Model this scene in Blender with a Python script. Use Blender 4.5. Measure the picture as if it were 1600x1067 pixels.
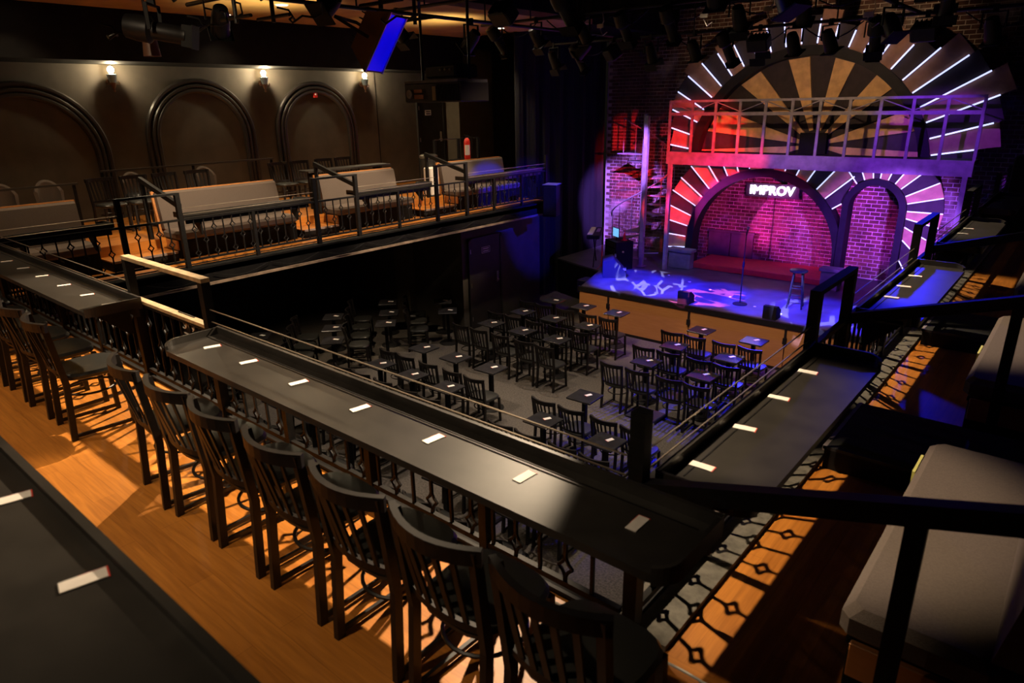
import bpy, math, random
from mathutils import Vector, Matrix, Euler
random.seed(7)
for o in list(bpy.data.objects): bpy.data.objects.remove(o, do_unlink=True)
S = bpy.context.scene
C = S.collection
R = math.radians
PI = math.pi
SHT = .96   # stage deck height

# ------------------------------------------------------------------ camera
cam_d = bpy.data.cameras.new('camera'); cam = bpy.data.objects.new('camera', cam_d); C.objects.link(cam)
YAW, PITCH, ROLL, FPX = R(40.488), R(-19.286), R(-1.066), 1058.65
fw = Vector((-math.sin(YAW)*math.cos(PITCH), math.cos(YAW)*math.cos(PITCH), math.sin(PITCH)))
r0 = Vector((math.cos(YAW), math.sin(YAW), 0)); u0 = r0.cross(fw)
rt = math.cos(ROLL)*r0 + math.sin(ROLL)*u0; up = -math.sin(ROLL)*r0 + math.cos(ROLL)*u0
M = Matrix(((rt.x, up.x, -fw.x, 0), (rt.y, up.y, -fw.y, 0), (rt.z, up.z, -fw.z, 5.0), (0, 0, 0, 1)))
cam.matrix_world = M
cam_d.sensor_width = 36; cam_d.lens = 36*FPX/1600; cam_d.clip_end = 200; cam_d.clip_start = 0.05
cam_d.dof.use_dof = True; cam_d.dof.focus_distance = 9.0; cam_d.dof.aperture_fstop = 3.2
S.camera = cam
S.view_settings.view_transform = 'Standard'; S.view_settings.look = 'None'
S.view_settings.exposure = 0.0; S.view_settings.gamma = 1.0; S.view_settings.use_curve_mapping = False

# ------------------------------------------------------------------ world and main lights
w = bpy.data.worlds.new('world'); S.world = w; w.use_nodes = True
w.node_tree.nodes['Background'].inputs[0].default_value = (1, .78, .6, 1)
w.node_tree.nodes['Background'].inputs[1].default_value = 0.004

def aim(o, tgt):
    d = Vector(tgt) - o.location
    o.rotation_euler = d.to_track_quat('-Z', 'Y').to_euler()
def spot(name, loc, tgt, col, watts, ang, blend=.3, rad=.05):
    l = bpy.data.lights.new(name, 'SPOT'); l.energy = watts; l.color = col; l.spot_size = R(ang); l.spot_blend = blend
    l.shadow_soft_size = rad
    o = bpy.data.objects.new(name, l); C.objects.link(o); o.location = loc; aim(o, tgt); return o
def point(name, loc, col, watts, rad=.05):
    l = bpy.data.lights.new(name, 'POINT'); l.energy = watts; l.color = col; l.shadow_soft_size = rad
    o = bpy.data.objects.new(name, l); C.objects.link(o); o.location = loc; return o
def gobo(o, scale, width, seed=0., stretch=(1, .45, 1), rot=.6):
    """a branch-patterned gobo wheel inside the spotlight"""
    l = o.data; l.use_nodes = True; nt = l.node_tree; em = nt.nodes['Emission']
    tc = nt.nodes.new('ShaderNodeTexCoord'); mp = nt.nodes.new('ShaderNodeMapping'); mp.inputs['Scale'].default_value = stretch
    mp.inputs['Rotation'].default_value = (0, 0, rot); mp.inputs['Location'].default_value = (seed, seed*.7, 0)
    v = nt.nodes.new('ShaderNodeTexVoronoi'); v.feature = 'DISTANCE_TO_EDGE'; v.inputs['Scale'].default_value = scale
    n = nt.nodes.new('ShaderNodeTexNoise'); n.inputs['Scale'].default_value = scale*.9; n.inputs['Detail'].default_value = 1
    r = nt.nodes.new('ShaderNodeMapRange'); r.inputs[1].default_value = width; r.inputs[2].default_value = width*.8; r.inputs[3].default_value = 0; r.inputs[4].default_value = 1
    q = nt.nodes.new('ShaderNodeMapRange'); q.inputs[1].default_value = .46; q.inputs[2].default_value = .50
    m = nt.nodes.new('ShaderNodeMath'); m.operation = 'MULTIPLY'
    nt.links.new(tc.outputs['Normal'], mp.inputs[0]); nt.links.new(mp.outputs[0], v.inputs['Vector']); nt.links.new(mp.outputs[0], n.inputs['Vector'])
    nt.links.new(v.outputs['Distance'], r.inputs[0]); nt.links.new(n.outputs[0], q.inputs[0])
    nt.links.new(r.outputs[0], m.inputs[0]); nt.links.new(q.outputs[0], m.inputs[1]); nt.links.new(m.outputs[0], em.inputs['Strength'])
WARM = (1, .76, .50)
def lamp_at(hang, tgt, reach=.24):
    p = Vector(hang)+Vector((0, 0, -.27)); return p+(Vector(tgt)-p).normalized()*reach
# warm house spots: (hang point in the rig, target, watts, cone)
HOUSE = [((-2.45, 2.8, 6.15), (-.85, 3.15, 2.8), 520, 42), ((-2.45, 6.7, 6.15), (-.85, 6.3, 2.8), 520, 42), ((-2.45, 10.6, 6.15), (-.85, 9.4, 2.8), 360, 42),
         ((-3.0, 4.7, 6.28), (-3.0, .85, 2.8), 2000, 52), ((-6.4, 4.7, 6.28), (-5.9, .85, 2.8), 2100, 54),
         ((-7.7, 4.2, 6.2), (-10.9, 5.4, 2.9), 800, 46), ((-7.7, 8.2, 6.2), (-10.9, 8.2, 2.9), 800, 46), ((-7.7, 11.2, 6.2), (-11.0, 10.6, 2.9), 650, 44)]
for a_, b_, e, c_ in HOUSE: spot('house_spot_light', lamp_at(a_, b_), b_, WARM, e, c_, .5, .025)
# ceiling house lights behind the camera
for x, t_, e in ((-2.6, -2.7, 240), (-5.0, -5.0, 260), (-7.4, -7.2, 240)):
    spot('rear_house_and_fill_light', (x, -.9, 7.35), (t_, 1.3, 2.8), WARM, e, 60, .6, .05)
spot('rear_house_and_fill_light', (-4.2, -.6, 7.3), (-7.0, 3.3, 5.7), WARM, 260, 16, .6, .05)  # added unseen spot that brightens the profile spotlight on the left rig arm
for x, y in ((-11.3, 6.9), (-11.5, 8.4)): spot('soffit_light', (x, y, 2.5), (x, y, 0), WARM, 60, 110, .8, .05)
for x, y, e in ((-8.4, 6.2, 800), (-4.7, 6.4, 800), (-8.2, 9.4, 640), (-4.9, 9.4, 640)):
    spot('floor_wash_light', (x, y+.4, 6.9), (x, y, 0), (1, .80, .62), e, 75, .8, .06)
# stage colour washes; (light, target, colour, watts, cone)
BLUE = (.015, .015, 1)
WASH = [*[((x_*.9, 9.8, 5.6), (x_, 13.8, SHT), BLUE, 22000, 17) for x_ in (-8.2, -7.1, -6.0, -4.9, -3.8, -2.7)], ((-4.8, 12.3, 5.75), (-5.2, 14.6, SHT), (.16, .02, .6), 1500, 90),
        ((-1.45, 11.3, 4.25), (-9.05, 17.0, 3.5), (1, .02, .03), 9000, 16), ((-9.4, 12.95, 2.95), (-7.1, 17.3, 2.0), (1, .03, .06), 900, 22),
        ((-9.4, 12.9, 2.9), (-5.3, 17.3, 2.3), (.95, .05, .90), 2400, 27), ((-1.6, 10.5, 3.4), (-6.7, 17.3, 2.4), (1, .04, .45), 2200, 17), ((-1.5, 11.5, 3.1), (-3.3, 16.4, 2.4), (.30, .08, 1), 3400, 34),
        ((-7.2, 12.3, 5.8), (-10.4, 17.2, 2.2), (.34, .14, 1), 8000, 24), ((-3.4, 12.3, 5.8), (-2.6, 15.6, 4.0), (.25, .04, 1), 800, 40),
        ((-5.9, 12.3, 5.8), (-7.4, 15.6, 4.1), (1, .03, .04), 900, 36), ((-6.6, 12.3, 5.8), (-7.8, 15.8, 1.2), (.05, .8, .8), 130, 12),
        ((-4.6, 12.2, 5.7), (-5.2, 16.3, 5.4), (1, .66, .34), 240, 72),
        ((-1.95, 12.3, 5.2), (-1.0, 6.2, 3.5), BLUE, 150, 18), ((-2.6, 12.3, 5.8), (-10.6, 13.6, 2.4), BLUE, 2600, 20), ((-2.6, 12.3, 5.75), (-10.1, 12.3, 3.2), BLUE, 9000, 12), ((-4.7, 15.28, 3.50), (-4.5, 10.6, .75), BLUE, 5000, 26),
        ((-7.4, 8.6, 6.6), (-7.4, 12.7, .25), (1, .66, .38), 1150, 28), ((-4.2, 8.6, 6.6), (-4.2, 12.7, .25), (1, .66, .38), 1300, 32)]
for a_, b_, c_, e, k_ in WASH: spot('colour_wash_light', a_, b_, c_, e, k_, .5, .04)
for y in (3.2, 6.6, 10.2): spot('ceiling_fill_light', (-10.2, y, 5.5), (-10.5, y, 6.6), (1, .76, .42), 150, 105, .9, .1)  # added unseen lamps that brighten the tan ceiling
g = spot('gobo_light', (-5.2, 9.8, 5.6), (-7.6, 13.75, SHT), (.45, .45, 1), 26000, 17, .2, .004); gobo(g, 20, .085, .3)
g = spot('gobo_light', (-7.2, 9.8, 5.6), (-6.0, 13.5, SHT), (1, .14, .55), 22000, 14, .2, .004); gobo(g, 20, .10, 5.3, (.45, 1, 1))
g = spot('gobo_light', (-2.9, 9.8, 5.6), (-3.7, 13.6, SHT), (.3, .3, 1), 20000, 19, .3, .006); gobo(g, 15, .12, 3.1)

# ------------------------------------------------------------------ materials
MATS = {}
def mat(name, col, rough=.6, metal=0, var=.0, vs=8, bump=0, bs=60, spec=.5, emit=None, es=0, col2=None, coat=0):
    if name in MATS: return MATS[name]
    m = bpy.data.materials.new(name); m.use_nodes = True; nt = m.node_tree; b = nt.nodes['Principled BSDF']
    b.inputs['Base Color'].default_value = (*col, 1); b.inputs['Roughness'].default_value = rough; b.inputs['Metallic'].default_value = metal
    b.inputs['Specular IOR Level'].default_value = spec; b.inputs['Coat Weight'].default_value = coat
    tc = nt.nodes.new('ShaderNodeTexCoord')
    if var or col2:
        n = nt.nodes.new('ShaderNodeTexNoise'); n.inputs['Scale'].default_value = vs; n.inputs['Detail'].default_value = 4
        nt.links.new(tc.outputs['Object'], n.inputs['Vector'])
        mx = nt.nodes.new('ShaderNodeMix'); mx.data_type = 'RGBA'
        c2 = col2 or tuple(min(1, c*(1+var)) for c in col); c1 = col if col2 else tuple(c*(1-var) for c in col)
        mx.inputs[6].default_value = (*c1, 1); mx.inputs[7].default_value = (*c2, 1)
        rp = nt.nodes.new('ShaderNodeMapRange'); rp.inputs[1].default_value = .35; rp.inputs[2].default_value = .65
        nt.links.new(n.outputs[0], rp.inputs[0]); nt.links.new(rp.outputs[0], mx.inputs[0]); nt.links.new(mx.outputs[2], b.inputs['Base Color'])
    if bump:
        n2 = nt.nodes.new('ShaderNodeTexNoise'); n2.inputs['Scale'].default_value = bs; n2.inputs['Detail'].default_value = 3
        nt.links.new(tc.outputs['Object'], n2.inputs['Vector'])
        bp = nt.nodes.new('ShaderNodeBump'); bp.inputs['Strength'].default_value = bump; bp.inputs['Distance'].default_value = .01
        nt.links.new(n2.outputs[0], bp.inputs['Height']); nt.links.new(bp.outputs[0], b.inputs['Normal'])
    if emit:
        b.inputs['Emission Color'].default_value = (*emit, 1); b.inputs['Emission Strength'].default_value = es
    MATS[name] = m; return m
def wood(name, c1, c2, along='X', plank=(1.2, .13), rough=.4):
    m = bpy.data.materials.new(name); m.use_nodes = True; nt = m.node_tree; b = nt.nodes['Principled BSDF']
    tc = nt.nodes.new('ShaderNodeTexCoord'); mp = nt.nodes.new('ShaderNodeMapping')
    if along == 'Y': mp.inputs['Rotation'].default_value = (0, 0, PI/2)
    if along == 'XZ': mp.inputs['Rotation'].default_value = (PI/2, 0, 0)
    nt.links.new(tc.outputs['Object'], mp.inputs[0])
    br = nt.nodes.new('ShaderNodeTexBrick'); br.inputs['Color1'].default_value = (.25, .25, .25, 1); br.inputs['Color2'].default_value = (.9, .9, .9, 1)
    br.inputs['Mortar'].default_value = (.2, .2, .2, 1); br.inputs['Scale'].default_value = 1; br.inputs['Brick Width'].default_value = plank[0]; br.inputs['Row Height'].default_value = plank[1]
    br.inputs['Mortar Size'].default_value = .002; nt.links.new(mp.outputs[0], br.inputs['Vector'])
    st = nt.nodes.new('ShaderNodeMapping'); st.inputs['Scale'].default_value = (2, 28, 28); nt.links.new(mp.outputs[0], st.inputs[0])
    n = nt.nodes.new('ShaderNodeTexNoise'); n.inputs['Scale'].default_value = 1.5; n.inputs['Detail'].default_value = 5; n.inputs['Distortion'].default_value = .6
    nt.links.new(st.outputs[0], n.inputs['Vector'])
    a = nt.nodes.new('ShaderNodeMath'); a.operation = 'MULTIPLY_ADD'; a.inputs[1].default_value = .45; nt.links.new(br.outputs['Color'], a.inputs[0]); nt.links.new(n.outputs[0], a.inputs[2])
    rp = nt.nodes.new('ShaderNodeMapRange'); rp.inputs[1].default_value = .4; rp.inputs[2].default_value = 1.05; nt.links.new(a.outputs[0], rp.inputs[0])
    mx = nt.nodes.new('ShaderNodeMix'); mx.data_type = 'RGBA'; mx.inputs[6].default_value = (*c1, 1); mx.inputs[7].default_value = (*c2, 1)
    nt.links.new(rp.outputs[0], mx.inputs[0]); nt.links.new(mx.outputs[2], b.inputs['Base Color'])
    b.inputs['Roughness'].default_value = rough; MATS[name] = m; return m
BLK = mat('black_metal', (.0085, .0078, .0075), .55, .0, var=.3, vs=30, spec=.2)
PAINT = mat('black_paint', (.0060, .0055, .0052), .7, var=.3, vs=5, spec=.15)
CHAIRM = mat('chair_black_wood', (.009, .0068, .006), .42, var=.3, vs=20, spec=.4)
VINYL = mat('black_vinyl', (.020, .020, .018), .36, bump=.15, bs=200)
COUNTER = mat('black_counter_laminate', (.027, .024, .021), .36, var=.2, vs=6, bump=.02, bs=300)
TABLEM = mat('table_black_laminate', (.022, .021, .023), .25, var=.25, vs=9)
WFLOOR = wood('oak_laminate_x', (.30, .095, .012), (.60, .225, .034), 'X')
WFLOORY = wood('oak_laminate_y', (.30, .095, .012), (.60, .225, .034), 'Y')
STAGEWOOD = wood('stage_front_wood', (.32, .14, .045), (.42, .20, .07), 'XZ', (6, .9), .5)
ORWOOD = wood('bench_side_wood', (.42, .16, .04), (.55, .22, .06), 'XZ', (3, .5), .5)
CARPET = mat('grey_carpet', (.085, .073, .060), .95, var=.35, vs=38, bump=.8, bs=160)
WALL = mat('dark_taupe_wall', (.078, .066, .050), .85, var=.12, vs=3, bump=.1, bs=120)
WALLD = mat('near_black_wall', (.016, .015, .015), .8, var=.2, vs=3)
TRIM = mat('dark_gloss_trim', (.035, .030, .026), .30)
DOORM = mat('dark_door', (.022, .019, .016), .55, var=.2, vs=4)
CEILT = mat('tan_ceiling', (.52, .33, .11), .9, var=.12, vs=2)
CURTAIN = mat('black_curtain', (.008, .008, .011), .95)
def brick_mat():
    m = bpy.data.materials.new('old_red_brick'); m.use_nodes = True; nt = m.node_tree; b = nt.nodes['Principled BSDF']; b.inputs['Roughness'].default_value = .85
    g_ = nt.nodes.new('ShaderNodeNewGeometry')
    def nz(sc, d): n = nt.nodes.new('ShaderNodeTexNoise'); n.inputs['Scale'].default_value = sc; n.inputs['Detail'].default_value = d; nt.links.new(g_.outputs['Position'], n.inputs['Vector']); return n
    def mr(n, lo, hi): r = nt.nodes.new('ShaderNodeMapRange'); r.inputs[1].default_value = lo; r.inputs[2].default_value = hi; nt.links.new(n.outputs[0], r.inputs[0]); return r
    def mx(f, a, c):
        q = nt.nodes.new('ShaderNodeMix'); q.data_type = 'RGBA'; nt.links.new(f.outputs[0], q.inputs[0])
        for i, v in ((6, a), (7, c)):
            if isinstance(v, tuple): q.inputs[i].default_value = (*v, 1)
            else: nt.links.new(v.outputs[2], q.inputs[i])
        return q
    base = mx(mr(nz(4.2, 3), .35, .65), (.060, .022, .018), (.165, .070, .052))
    smear = mx(mr(nz(1.15, 6), .56, .70), base, (.42, .34, .31))     # patches of old mortar wash
    nt.links.new(smear.outputs[2], b.inputs['Base Color'])
    bp = nt.nodes.new('ShaderNodeBump'); bp.inputs['Strength'].default_value = .4; bp.inputs['Distance'].default_value = .01
    nt.links.new(nz(45, 3).outputs[0], bp.inputs['Height']); nt.links.new(bp.outputs[0], b.inputs['Normal'])
    return m
BRICK = brick_mat()
MORTAR = mat('pale_mortar', (.55, .47, .43), .9, var=.4, vs=2.2, bump=.3, bs=30)
STAGEF = mat('stage_deck_paint', (.055, .052, .058), .5, var=.25, vs=3, bump=.04, bs=80)
REDF = mat('red_platform_paint', (.45, .03, .03), .5, var=.1)
FABRIC = mat('grey_upholstery', (.135, .105, .088), .95, var=.09, vs=120, bump=.35, bs=220)
STEEL = mat('steel_cable', (.55, .46, .36), .35, .8)
CHROME = mat('brushed_steel', (.62, .58, .52), .3, 1)
CARDW = mat('white_card', (.86, .80, .74), .5, var=.04, vs=40)
CARDR = mat('red_card_edge', (.65, .06, .04), .5)
PINE = mat('pale_wood_cap', (.50, .36, .20), .5, var=.2, vs=12)
LED = mat('led_tube', (.8, .8, 1), .4, emit=(.50, .55, 1), es=1.7)
NEON = mat('neon_white', (1, 1, 1), .4, emit=(.82, .66, 1), es=12)
TANP = mat('tan_panel', (.46, .24, .12), .8, var=.15, vs=6)
WHEELP = mat('wheel_panel_brown', (.27, .135, .085), .8, var=.15, vs=6)
BLADE = mat('fan_blade_tan', (.62, .36, .15), .8, var=.15, vs=6)
DARKP = mat('dark_panel', (.030, .018, .020), .8, var=.2, vs=6)
BAND = mat('dark_arch_band', (.011, .009, .012), .6, var=.2, vs=6, spec=.2)
TRUSS = mat('grey_painted_steel', (.20, .17, .17), .55, var=.2, vs=7)
DADO = mat('dark_dado', (.075, .062, .066), .7, var=.2, vs=5)
PLINTH = mat('grey_stone_plinth', (.13, .125, .125), .8, var=.2, vs=5)
REDX = mat('red_enamel', (.70, .03, .02), .35)
WHITE = mat('white_paint', (.80, .76, .70), .5)
GEL = mat('blue_gel', (.01, .02, .8), .3, emit=(.0, .0, 1), es=.55)
GLASSB = mat('frosted_blue_glass', (.35, .48, .55), .25)
BULB = mat('warm_bulb', (1, .9, .7), .4, emit=(1, .72, .38), es=60)
DOWN = mat('downlight_lens', (1, 1, .9), .4, emit=(1, .85, .6), es=7)
CREAM = mat('cream_cloth', (.55, .47, .36), .9)
BRASS = mat('brownish_metal', (.22, .12, .07), .5, .3)
FIXM = mat('fixture_black', (.016, .014, .013), .45, .2, var=.2, vs=15)
YEL = mat('yellow_tape', (.62, .60, .16), .6)
SCREEN = mat('small_screen', (.1, .2, .3), .4, emit=(.15, .45, .8), es=1.2)
REDLED = mat('red_led', (.5, 0, 0), .4, emit=(1, .05, .02), es=4)
PALEW = mat('pale_wall_panel', (.115, .094, .066), .85, var=.1, vs=4, bump=.1, bs=120)

# ------------------------------------------------------------------ mesh builder
class MB:
    def __init__(s): s.v = []; s.f = []; s.sm = []
    def add(s, vs, fs, smooth=False):
        n = len(s.v); s.v += [tuple(v) for v in vs]
        for f in fs: s.f.append([n+i for i in f]); s.sm.append(smooth)
        return s
    def box(s, a, b, rot=None, c=None):
        x0, y0, z0 = a; x1, y1, z1 = b
        vs = [Vector(p) for p in ((x0, y0, z0), (x1, y0, z0), (x1, y1, z0), (x0, y1, z0), (x0, y0, z1), (x1, y0, z1), (x1, y1, z1), (x0, y1, z1))]
        if rot is not None:
            c = Vector(c) if c is not None else sum(vs, Vector())/8
            vs = [rot @ (v-c) + c for v in vs]
        return s.add(vs, [(0, 3, 2, 1), (4, 5, 6, 7), (0, 1, 5, 4), (1, 2, 6, 5), (2, 3, 7, 6), (3, 0, 4, 7)])
    def cbox(s, a, b, ch=.01):
        """box with chamfered vertical and top edges"""
        x0, y0, z0 = a; x1, y1, z1 = b
        pl = [(x0+ch, y0), (x1-ch, y0), (x1, y0+ch), (x1, y1-ch), (x1-ch, y1), (x0+ch, y1), (x0, y1-ch), (x0, y0+ch)]
        cx, cy = (x0+x1)/2, (y0+y1)/2
        def ins(p): return (p[0]+(ch if p[0] < cx else -ch), p[1]+(ch if p[1] < cy else -ch))
        n = 8; vs = [(*ins(p), z0) for p in pl]+[(*p, z0+ch) for p in pl]+[(*p, z1-ch) for p in pl]+[(*ins(p), z1) for p in pl]
        fs = [tuple(range(n))[::-1], tuple(range(3*n, 4*n))]
        for k in range(3):
            for i in range(n): fs.append((k*n+i, k*n+(i+1) % n, (k+1)*n+(i+1) % n, (k+1)*n+i))
        return s.add(vs, fs)
    def prism(s, poly, z0, z1, axis='z'):
        n = len(poly)
        def P(p, h): return (p[0], p[1], h) if axis == 'z' else ((p[0], h, p[1]) if axis == 'y' else (h, p[0], p[1]))
        vs = [P(p, z0) for p in poly]+[P(p, z1) for p in poly]
        fs = [tuple(range(n))[::-1], tuple(range(n, 2*n))]+[(i, (i+1) % n, n+(i+1) % n, n+i) for i in range(n)]
        return s.add(vs, fs)
    def tube(s, pts, r, n=8, cap=True, smooth=True, closed=False, rs=None):
        pts = [Vector(p) for p in pts]; m = len(pts); vs = []; fs = []; prev = None
        for i, p in enumerate(pts):
            if closed: t = pts[(i+1) % m]-pts[i-1]
            else: t = pts[min(i+1, m-1)]-pts[max(i-1, 0)]
            t.normalize()
            if prev is None:
                a = Vector((0, 0, 1)) if abs(t.z) < .9 else Vector((1, 0, 0)); e = t.cross(a).normalized()
            else: e = (prev - t*prev.dot(t)).normalized()
            prev = e; f = t.cross(e); rr = rs[i] if rs else r
            for k in range(n):
                a = 2*PI*(k+.5)/n; vs.append(p+e*math.cos(a)*rr+f*math.sin(a)*rr)
        for i in range(m if closed else m-1):
            j = (i+1) % m
            for k in range(n): fs.append((i*n+k, i*n+(k+1) % n, j*n+(k+1) % n, j*n+k))
        if cap and not closed: fs += [tuple(range(n))[::-1], tuple(range((m-1)*n, m*n))]
        return s.add(vs, fs, smooth)
    def sweep(s, pts, w, h, upv=(0, 0, 1)):
        """rectangular section w (sideways) x h (along upv) swept along pts"""
        pts = [Vector(p) for p in pts]; m = len(pts); vs = []; fs = []; U = Vector(upv)
        for i, p in enumerate(pts):
            t = (pts[min(i+1, m-1)]-pts[max(i-1, 0)]).normalized(); e = t.cross(U).normalized(); f = U if abs(t.dot(U)) < .2 else e.cross(t)
            for a, b in ((-1, -1), (1, -1), (1, 1), (-1, 1)): vs.append(p+e*a*w/2+f*b*h/2)
        for i in range(m-1):
            for k in range(4): fs.append((i*4+k, i*4+(k+1) % 4, (i+1)*4+(k+1) % 4, (i+1)*4+k))
        fs += [(3, 2, 1, 0), tuple(range((m-1)*4, m*4))]
        return s.add(vs, fs)
    def lathe(s, prof, n=20, c=(0, 0, 0), axis='z', smooth=True):
        vs = []; fs = []; m = len(prof)
        for r, z in prof:
            for k in range(n):
                a = 2*PI*k/n; x, y = r*math.cos(a), r*math.sin(a)
                v = (x, y, z) if axis == 'z' else ((x, z, y) if axis == 'y' else (z, x, y))
                vs.append((v[0]+c[0], v[1]+c[1], v[2]+c[2]))
        for i in range(m-1):
            for k in range(n): fs.append((i*n+k, i*n+(k+1) % n, (i+1)*n+(k+1) % n, (i+1)*n+k))
        fs += [tuple(range(n))[::-1], tuple(range((m-1)*n, m*n))]
        return s.add(vs, fs, smooth)
    def mesh(s, name, m):
        me = bpy.data.meshes.new(name); me.from_pydata(s.v, [], s.f)
        me.polygons.foreach_set('use_smooth', s.sm)
        me.materials.append(m)
        if any(s.sm):
            try: me.set_sharp_from_angle(angle=R(40))
            except Exception: pass
        return me
    def build(s, name, m, parent=None, loc=(0, 0, 0), rot=(0, 0, 0)):
        o = bpy.data.objects.new(name, s.mesh(name, m)); C.objects.link(o); o.location = loc; o.rotation_euler = rot
        if parent: o.parent = parent
        return o
def tag(o, label, cat, group=None, kind=None):
    o['label'] = label; o['category'] = cat
    if group: o['group'] = group
    if kind: o['kind'] = kind
    return o
def thing(name, label, cat, loc=(0, 0, 0), rz=0, group=None, rot=None):
    o = bpy.data.objects.new(name, None); o.empty_display_size = .1; C.objects.link(o); o.location = loc; o.rotation_euler = rot or (0, 0, rz)
    return tag(o, label, cat, group)
def struct(o, label, cat): return tag(o, label, cat, None, 'structure')
def kids(o): return [c for c in bpy.data.objects if c.parent == o]
def dup(root, tree, loc, rot, label, group=None):
    """tree = [(part, [sub-parts])] gathered once"""
    r = root.copy(); C.objects.link(r); r.location = loc; r.rotation_euler = rot; r['label'] = label
    if group: r['group'] = group
    for p, subs in tree:
        c = p.copy(); C.objects.link(c); c.parent = r
        for q in subs:
            d = q.copy(); C.objects.link(d); d.parent = c
    return r
def tree_of(o): return [(c, kids(c)) for c in kids(o)]
def inst(mesh, name, parent, loc=(0, 0, 0), rot=(0, 0, 0)):
    o = bpy.data.objects.new(name, mesh); C.objects.link(o); o.parent = parent; o.location = loc; o.rotation_euler = rot; return o
ORD = ['first', 'second', 'third', 'fourth', 'fifth', 'sixth', 'seventh', 'eighth', 'ninth', 'tenth', 'eleventh', 'twelfth', 'thirteenth', 'fourteenth']
FB = 2.8      # lower balcony tier floor
FU = 3.1      # upper balcony tier floor
XL, XR, YA = -9.96, -1.17, 2.11   # rail lines
SH = .96      # stage height
YS, YF, YB = 12.75, 16.1, 17.3   # stage front, facade, brick wall

# ------------------------------------------------------------------ structure
struct(MB().box((-15, -1.5, -.15), (3.5, 17.6, 0)).build('floor', CARPET), 'grey carpeted main floor in front of the stage', 'floor')
struct(MB().box((-14.3, -1.5, FU), (-14, 17.5, 6.6)).build('wall_left', WALL), 'dark taupe wall behind the left balcony', 'wall')
struct(MB().box((-14, -1.5, 5.80), (-12.9, 13.4, 6.6)).build('trim_1', PAINT), 'black bulkhead running above the arched wall', 'bulkhead')
struct(MB().box((-14.3, -1.5, 6.6), (-9.0, 13.4, 6.7)).build('ceiling', CEILT), 'tan ceiling over the left balcony', 'ceiling')
struct(MB().box((-9.0, -1.5, 7.5), (3.5, 17.6, 7.6)).box((-9.1, -1.5, 6.7), (-9.0, 17.6, 7.5)).box((-14.3, 13.4, 6.6), (-9.0, 17.6, 6.7)).build('ceiling_high', PAINT), 'black ceiling above the lighting rig', 'ceiling')
struct(MB().box((3.4, -1.5, 0), (3.5, 17.6, 7.5)).build('wall_right', WALLD), 'black side wall at the right', 'wall')
struct(MB().box((-15, -1.6, 0), (3.5, -1.5, 7.5)).build('wall_rear', WALLD), 'black wall behind the camera', 'wall')
# under-balcony walls
struct(MB().box((-15, 1.8, 0), (-14.8, 11, FB-.3)).build('wall_lower_left', WALLD), 'black wall deep under the left balcony', 'wall')
struct(MB().box((-14.8, 10.75, 0), (-10.62, 10.9, 2.5)).box((-10.74, 10.9, 0), (-10.62, 13.6, 2.5)).build('wall_lower_room', WALL), 'dark wall with a door under the left balcony', 'wall')
struct(MB().box((-12.75, 10.55, 0), (-12.25, 10.75, 2.5)).build('trim_2', PALEW), 'pale pilaster in the shade under the left balcony', 'pilaster')
# balcony floors (lower tier runs round the rail, upper tier behind)
def slab(name, boxes, m, label):
    b = MB()
    for a, c in boxes: b.box(a, c)
    return struct(b.build(name, m), label, 'floor')
slab('balcony_floor_rear', [((-14, .47, FB-.25), (3.4, YA+.02, FB))], WFLOOR, 'oak floor of the rear balcony behind the stools')
slab('balcony_floor_left', [((-11.1, YA+.02, FB-.25), (XL-.12, 13.2, FB))], WFLOORY, 'oak walkway behind the left balcony rail')
slab('balcony_floor_right', [((XR+.17, YA+.02, FB-.25), (.55, 15, FB))], WFLOORY, 'oak walkway behind the right balcony rail')
slab('upper_floor_left', [((-14, YA+.02, FB-.25), (-11.1, 13.2, FU))], WFLOORY, 'raised oak floor at the back of the left balcony')
slab('upper_floor_right', [((.55, YA+.02, FB-.25), (3.4, 15, FU))], WFLOORY, 'raised oak floor at the back of the right balcony')
slab('upper_floor_rear', [((-14, -1.5, FB-.25), (3.4, .36, 3.15))], WFLOOR, 'raised oak floor of the rear balcony')
# ledges under the rails and fascias
LEDGE = mat('grey_ledge', (.115, .105, .085), .8, var=.25, vs=20, bump=.3, bs=90)
struct(MB().box((XR-.10, YA+.02, FB-.1), (XR+.17, 15, FB+.03)).build('trim_3', LEDGE), 'grey ledge under the right balcony rail', 'ledge')
struct(MB().box((XL-.12, YA+.02, FB-.1), (XL+.1, 13.2, FB+.01)).build('trim_4', PAINT), 'black ledge under the left balcony rail', 'ledge')
struct(MB().box((-14, YA+.02, FB-.1), (XR, YA+.12, FB+.02)).build('trim_5', PAINT), 'black ledge under the rear balcony rail', 'ledge')
o = struct(MB().box((XL+.04, YA+.12, FB-.27), (XL+.1, 13.2, FB-.02)).build('fascia_left', PAINT), 'black fascia of the left balcony', 'fascia')
MB().box((XL+.1, YA+.12, FB-.275), (XL+.125, 13.2, FB-.235)).build('edge_strip', mat('worn_edge_strip', (.24, .17, .12), .6, var=.3, vs=6), o)
struct(MB().box((-14, YA+.10, FB-.27), (XR, YA+.14, FB-.02)).build('fascia_rear', PAINT), 'black fascia of the rear balcony', 'fascia')
struct(MB().box((XR-.14, YA+.14, FB-.27), (XR-.10, 15, FB-.02)).build('fascia_right', PAINT), 'black fascia of the right balcony', 'fascia')
for i in range(9):   # drooping cable swags on the left fascia
    y = 3.7 + i*.96
    tag(MB().tube([(XL+.14, y+.9*t, FB-.10-.10*math.sin(PI*t)) for t in [k/8 for k in range(9)]], .006, 5).build('cable', BLK),
        'thin black cable sagging on the left fascia, %s from the near end' % ORD[i], 'cable', 'cables along the left fascia')

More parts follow.
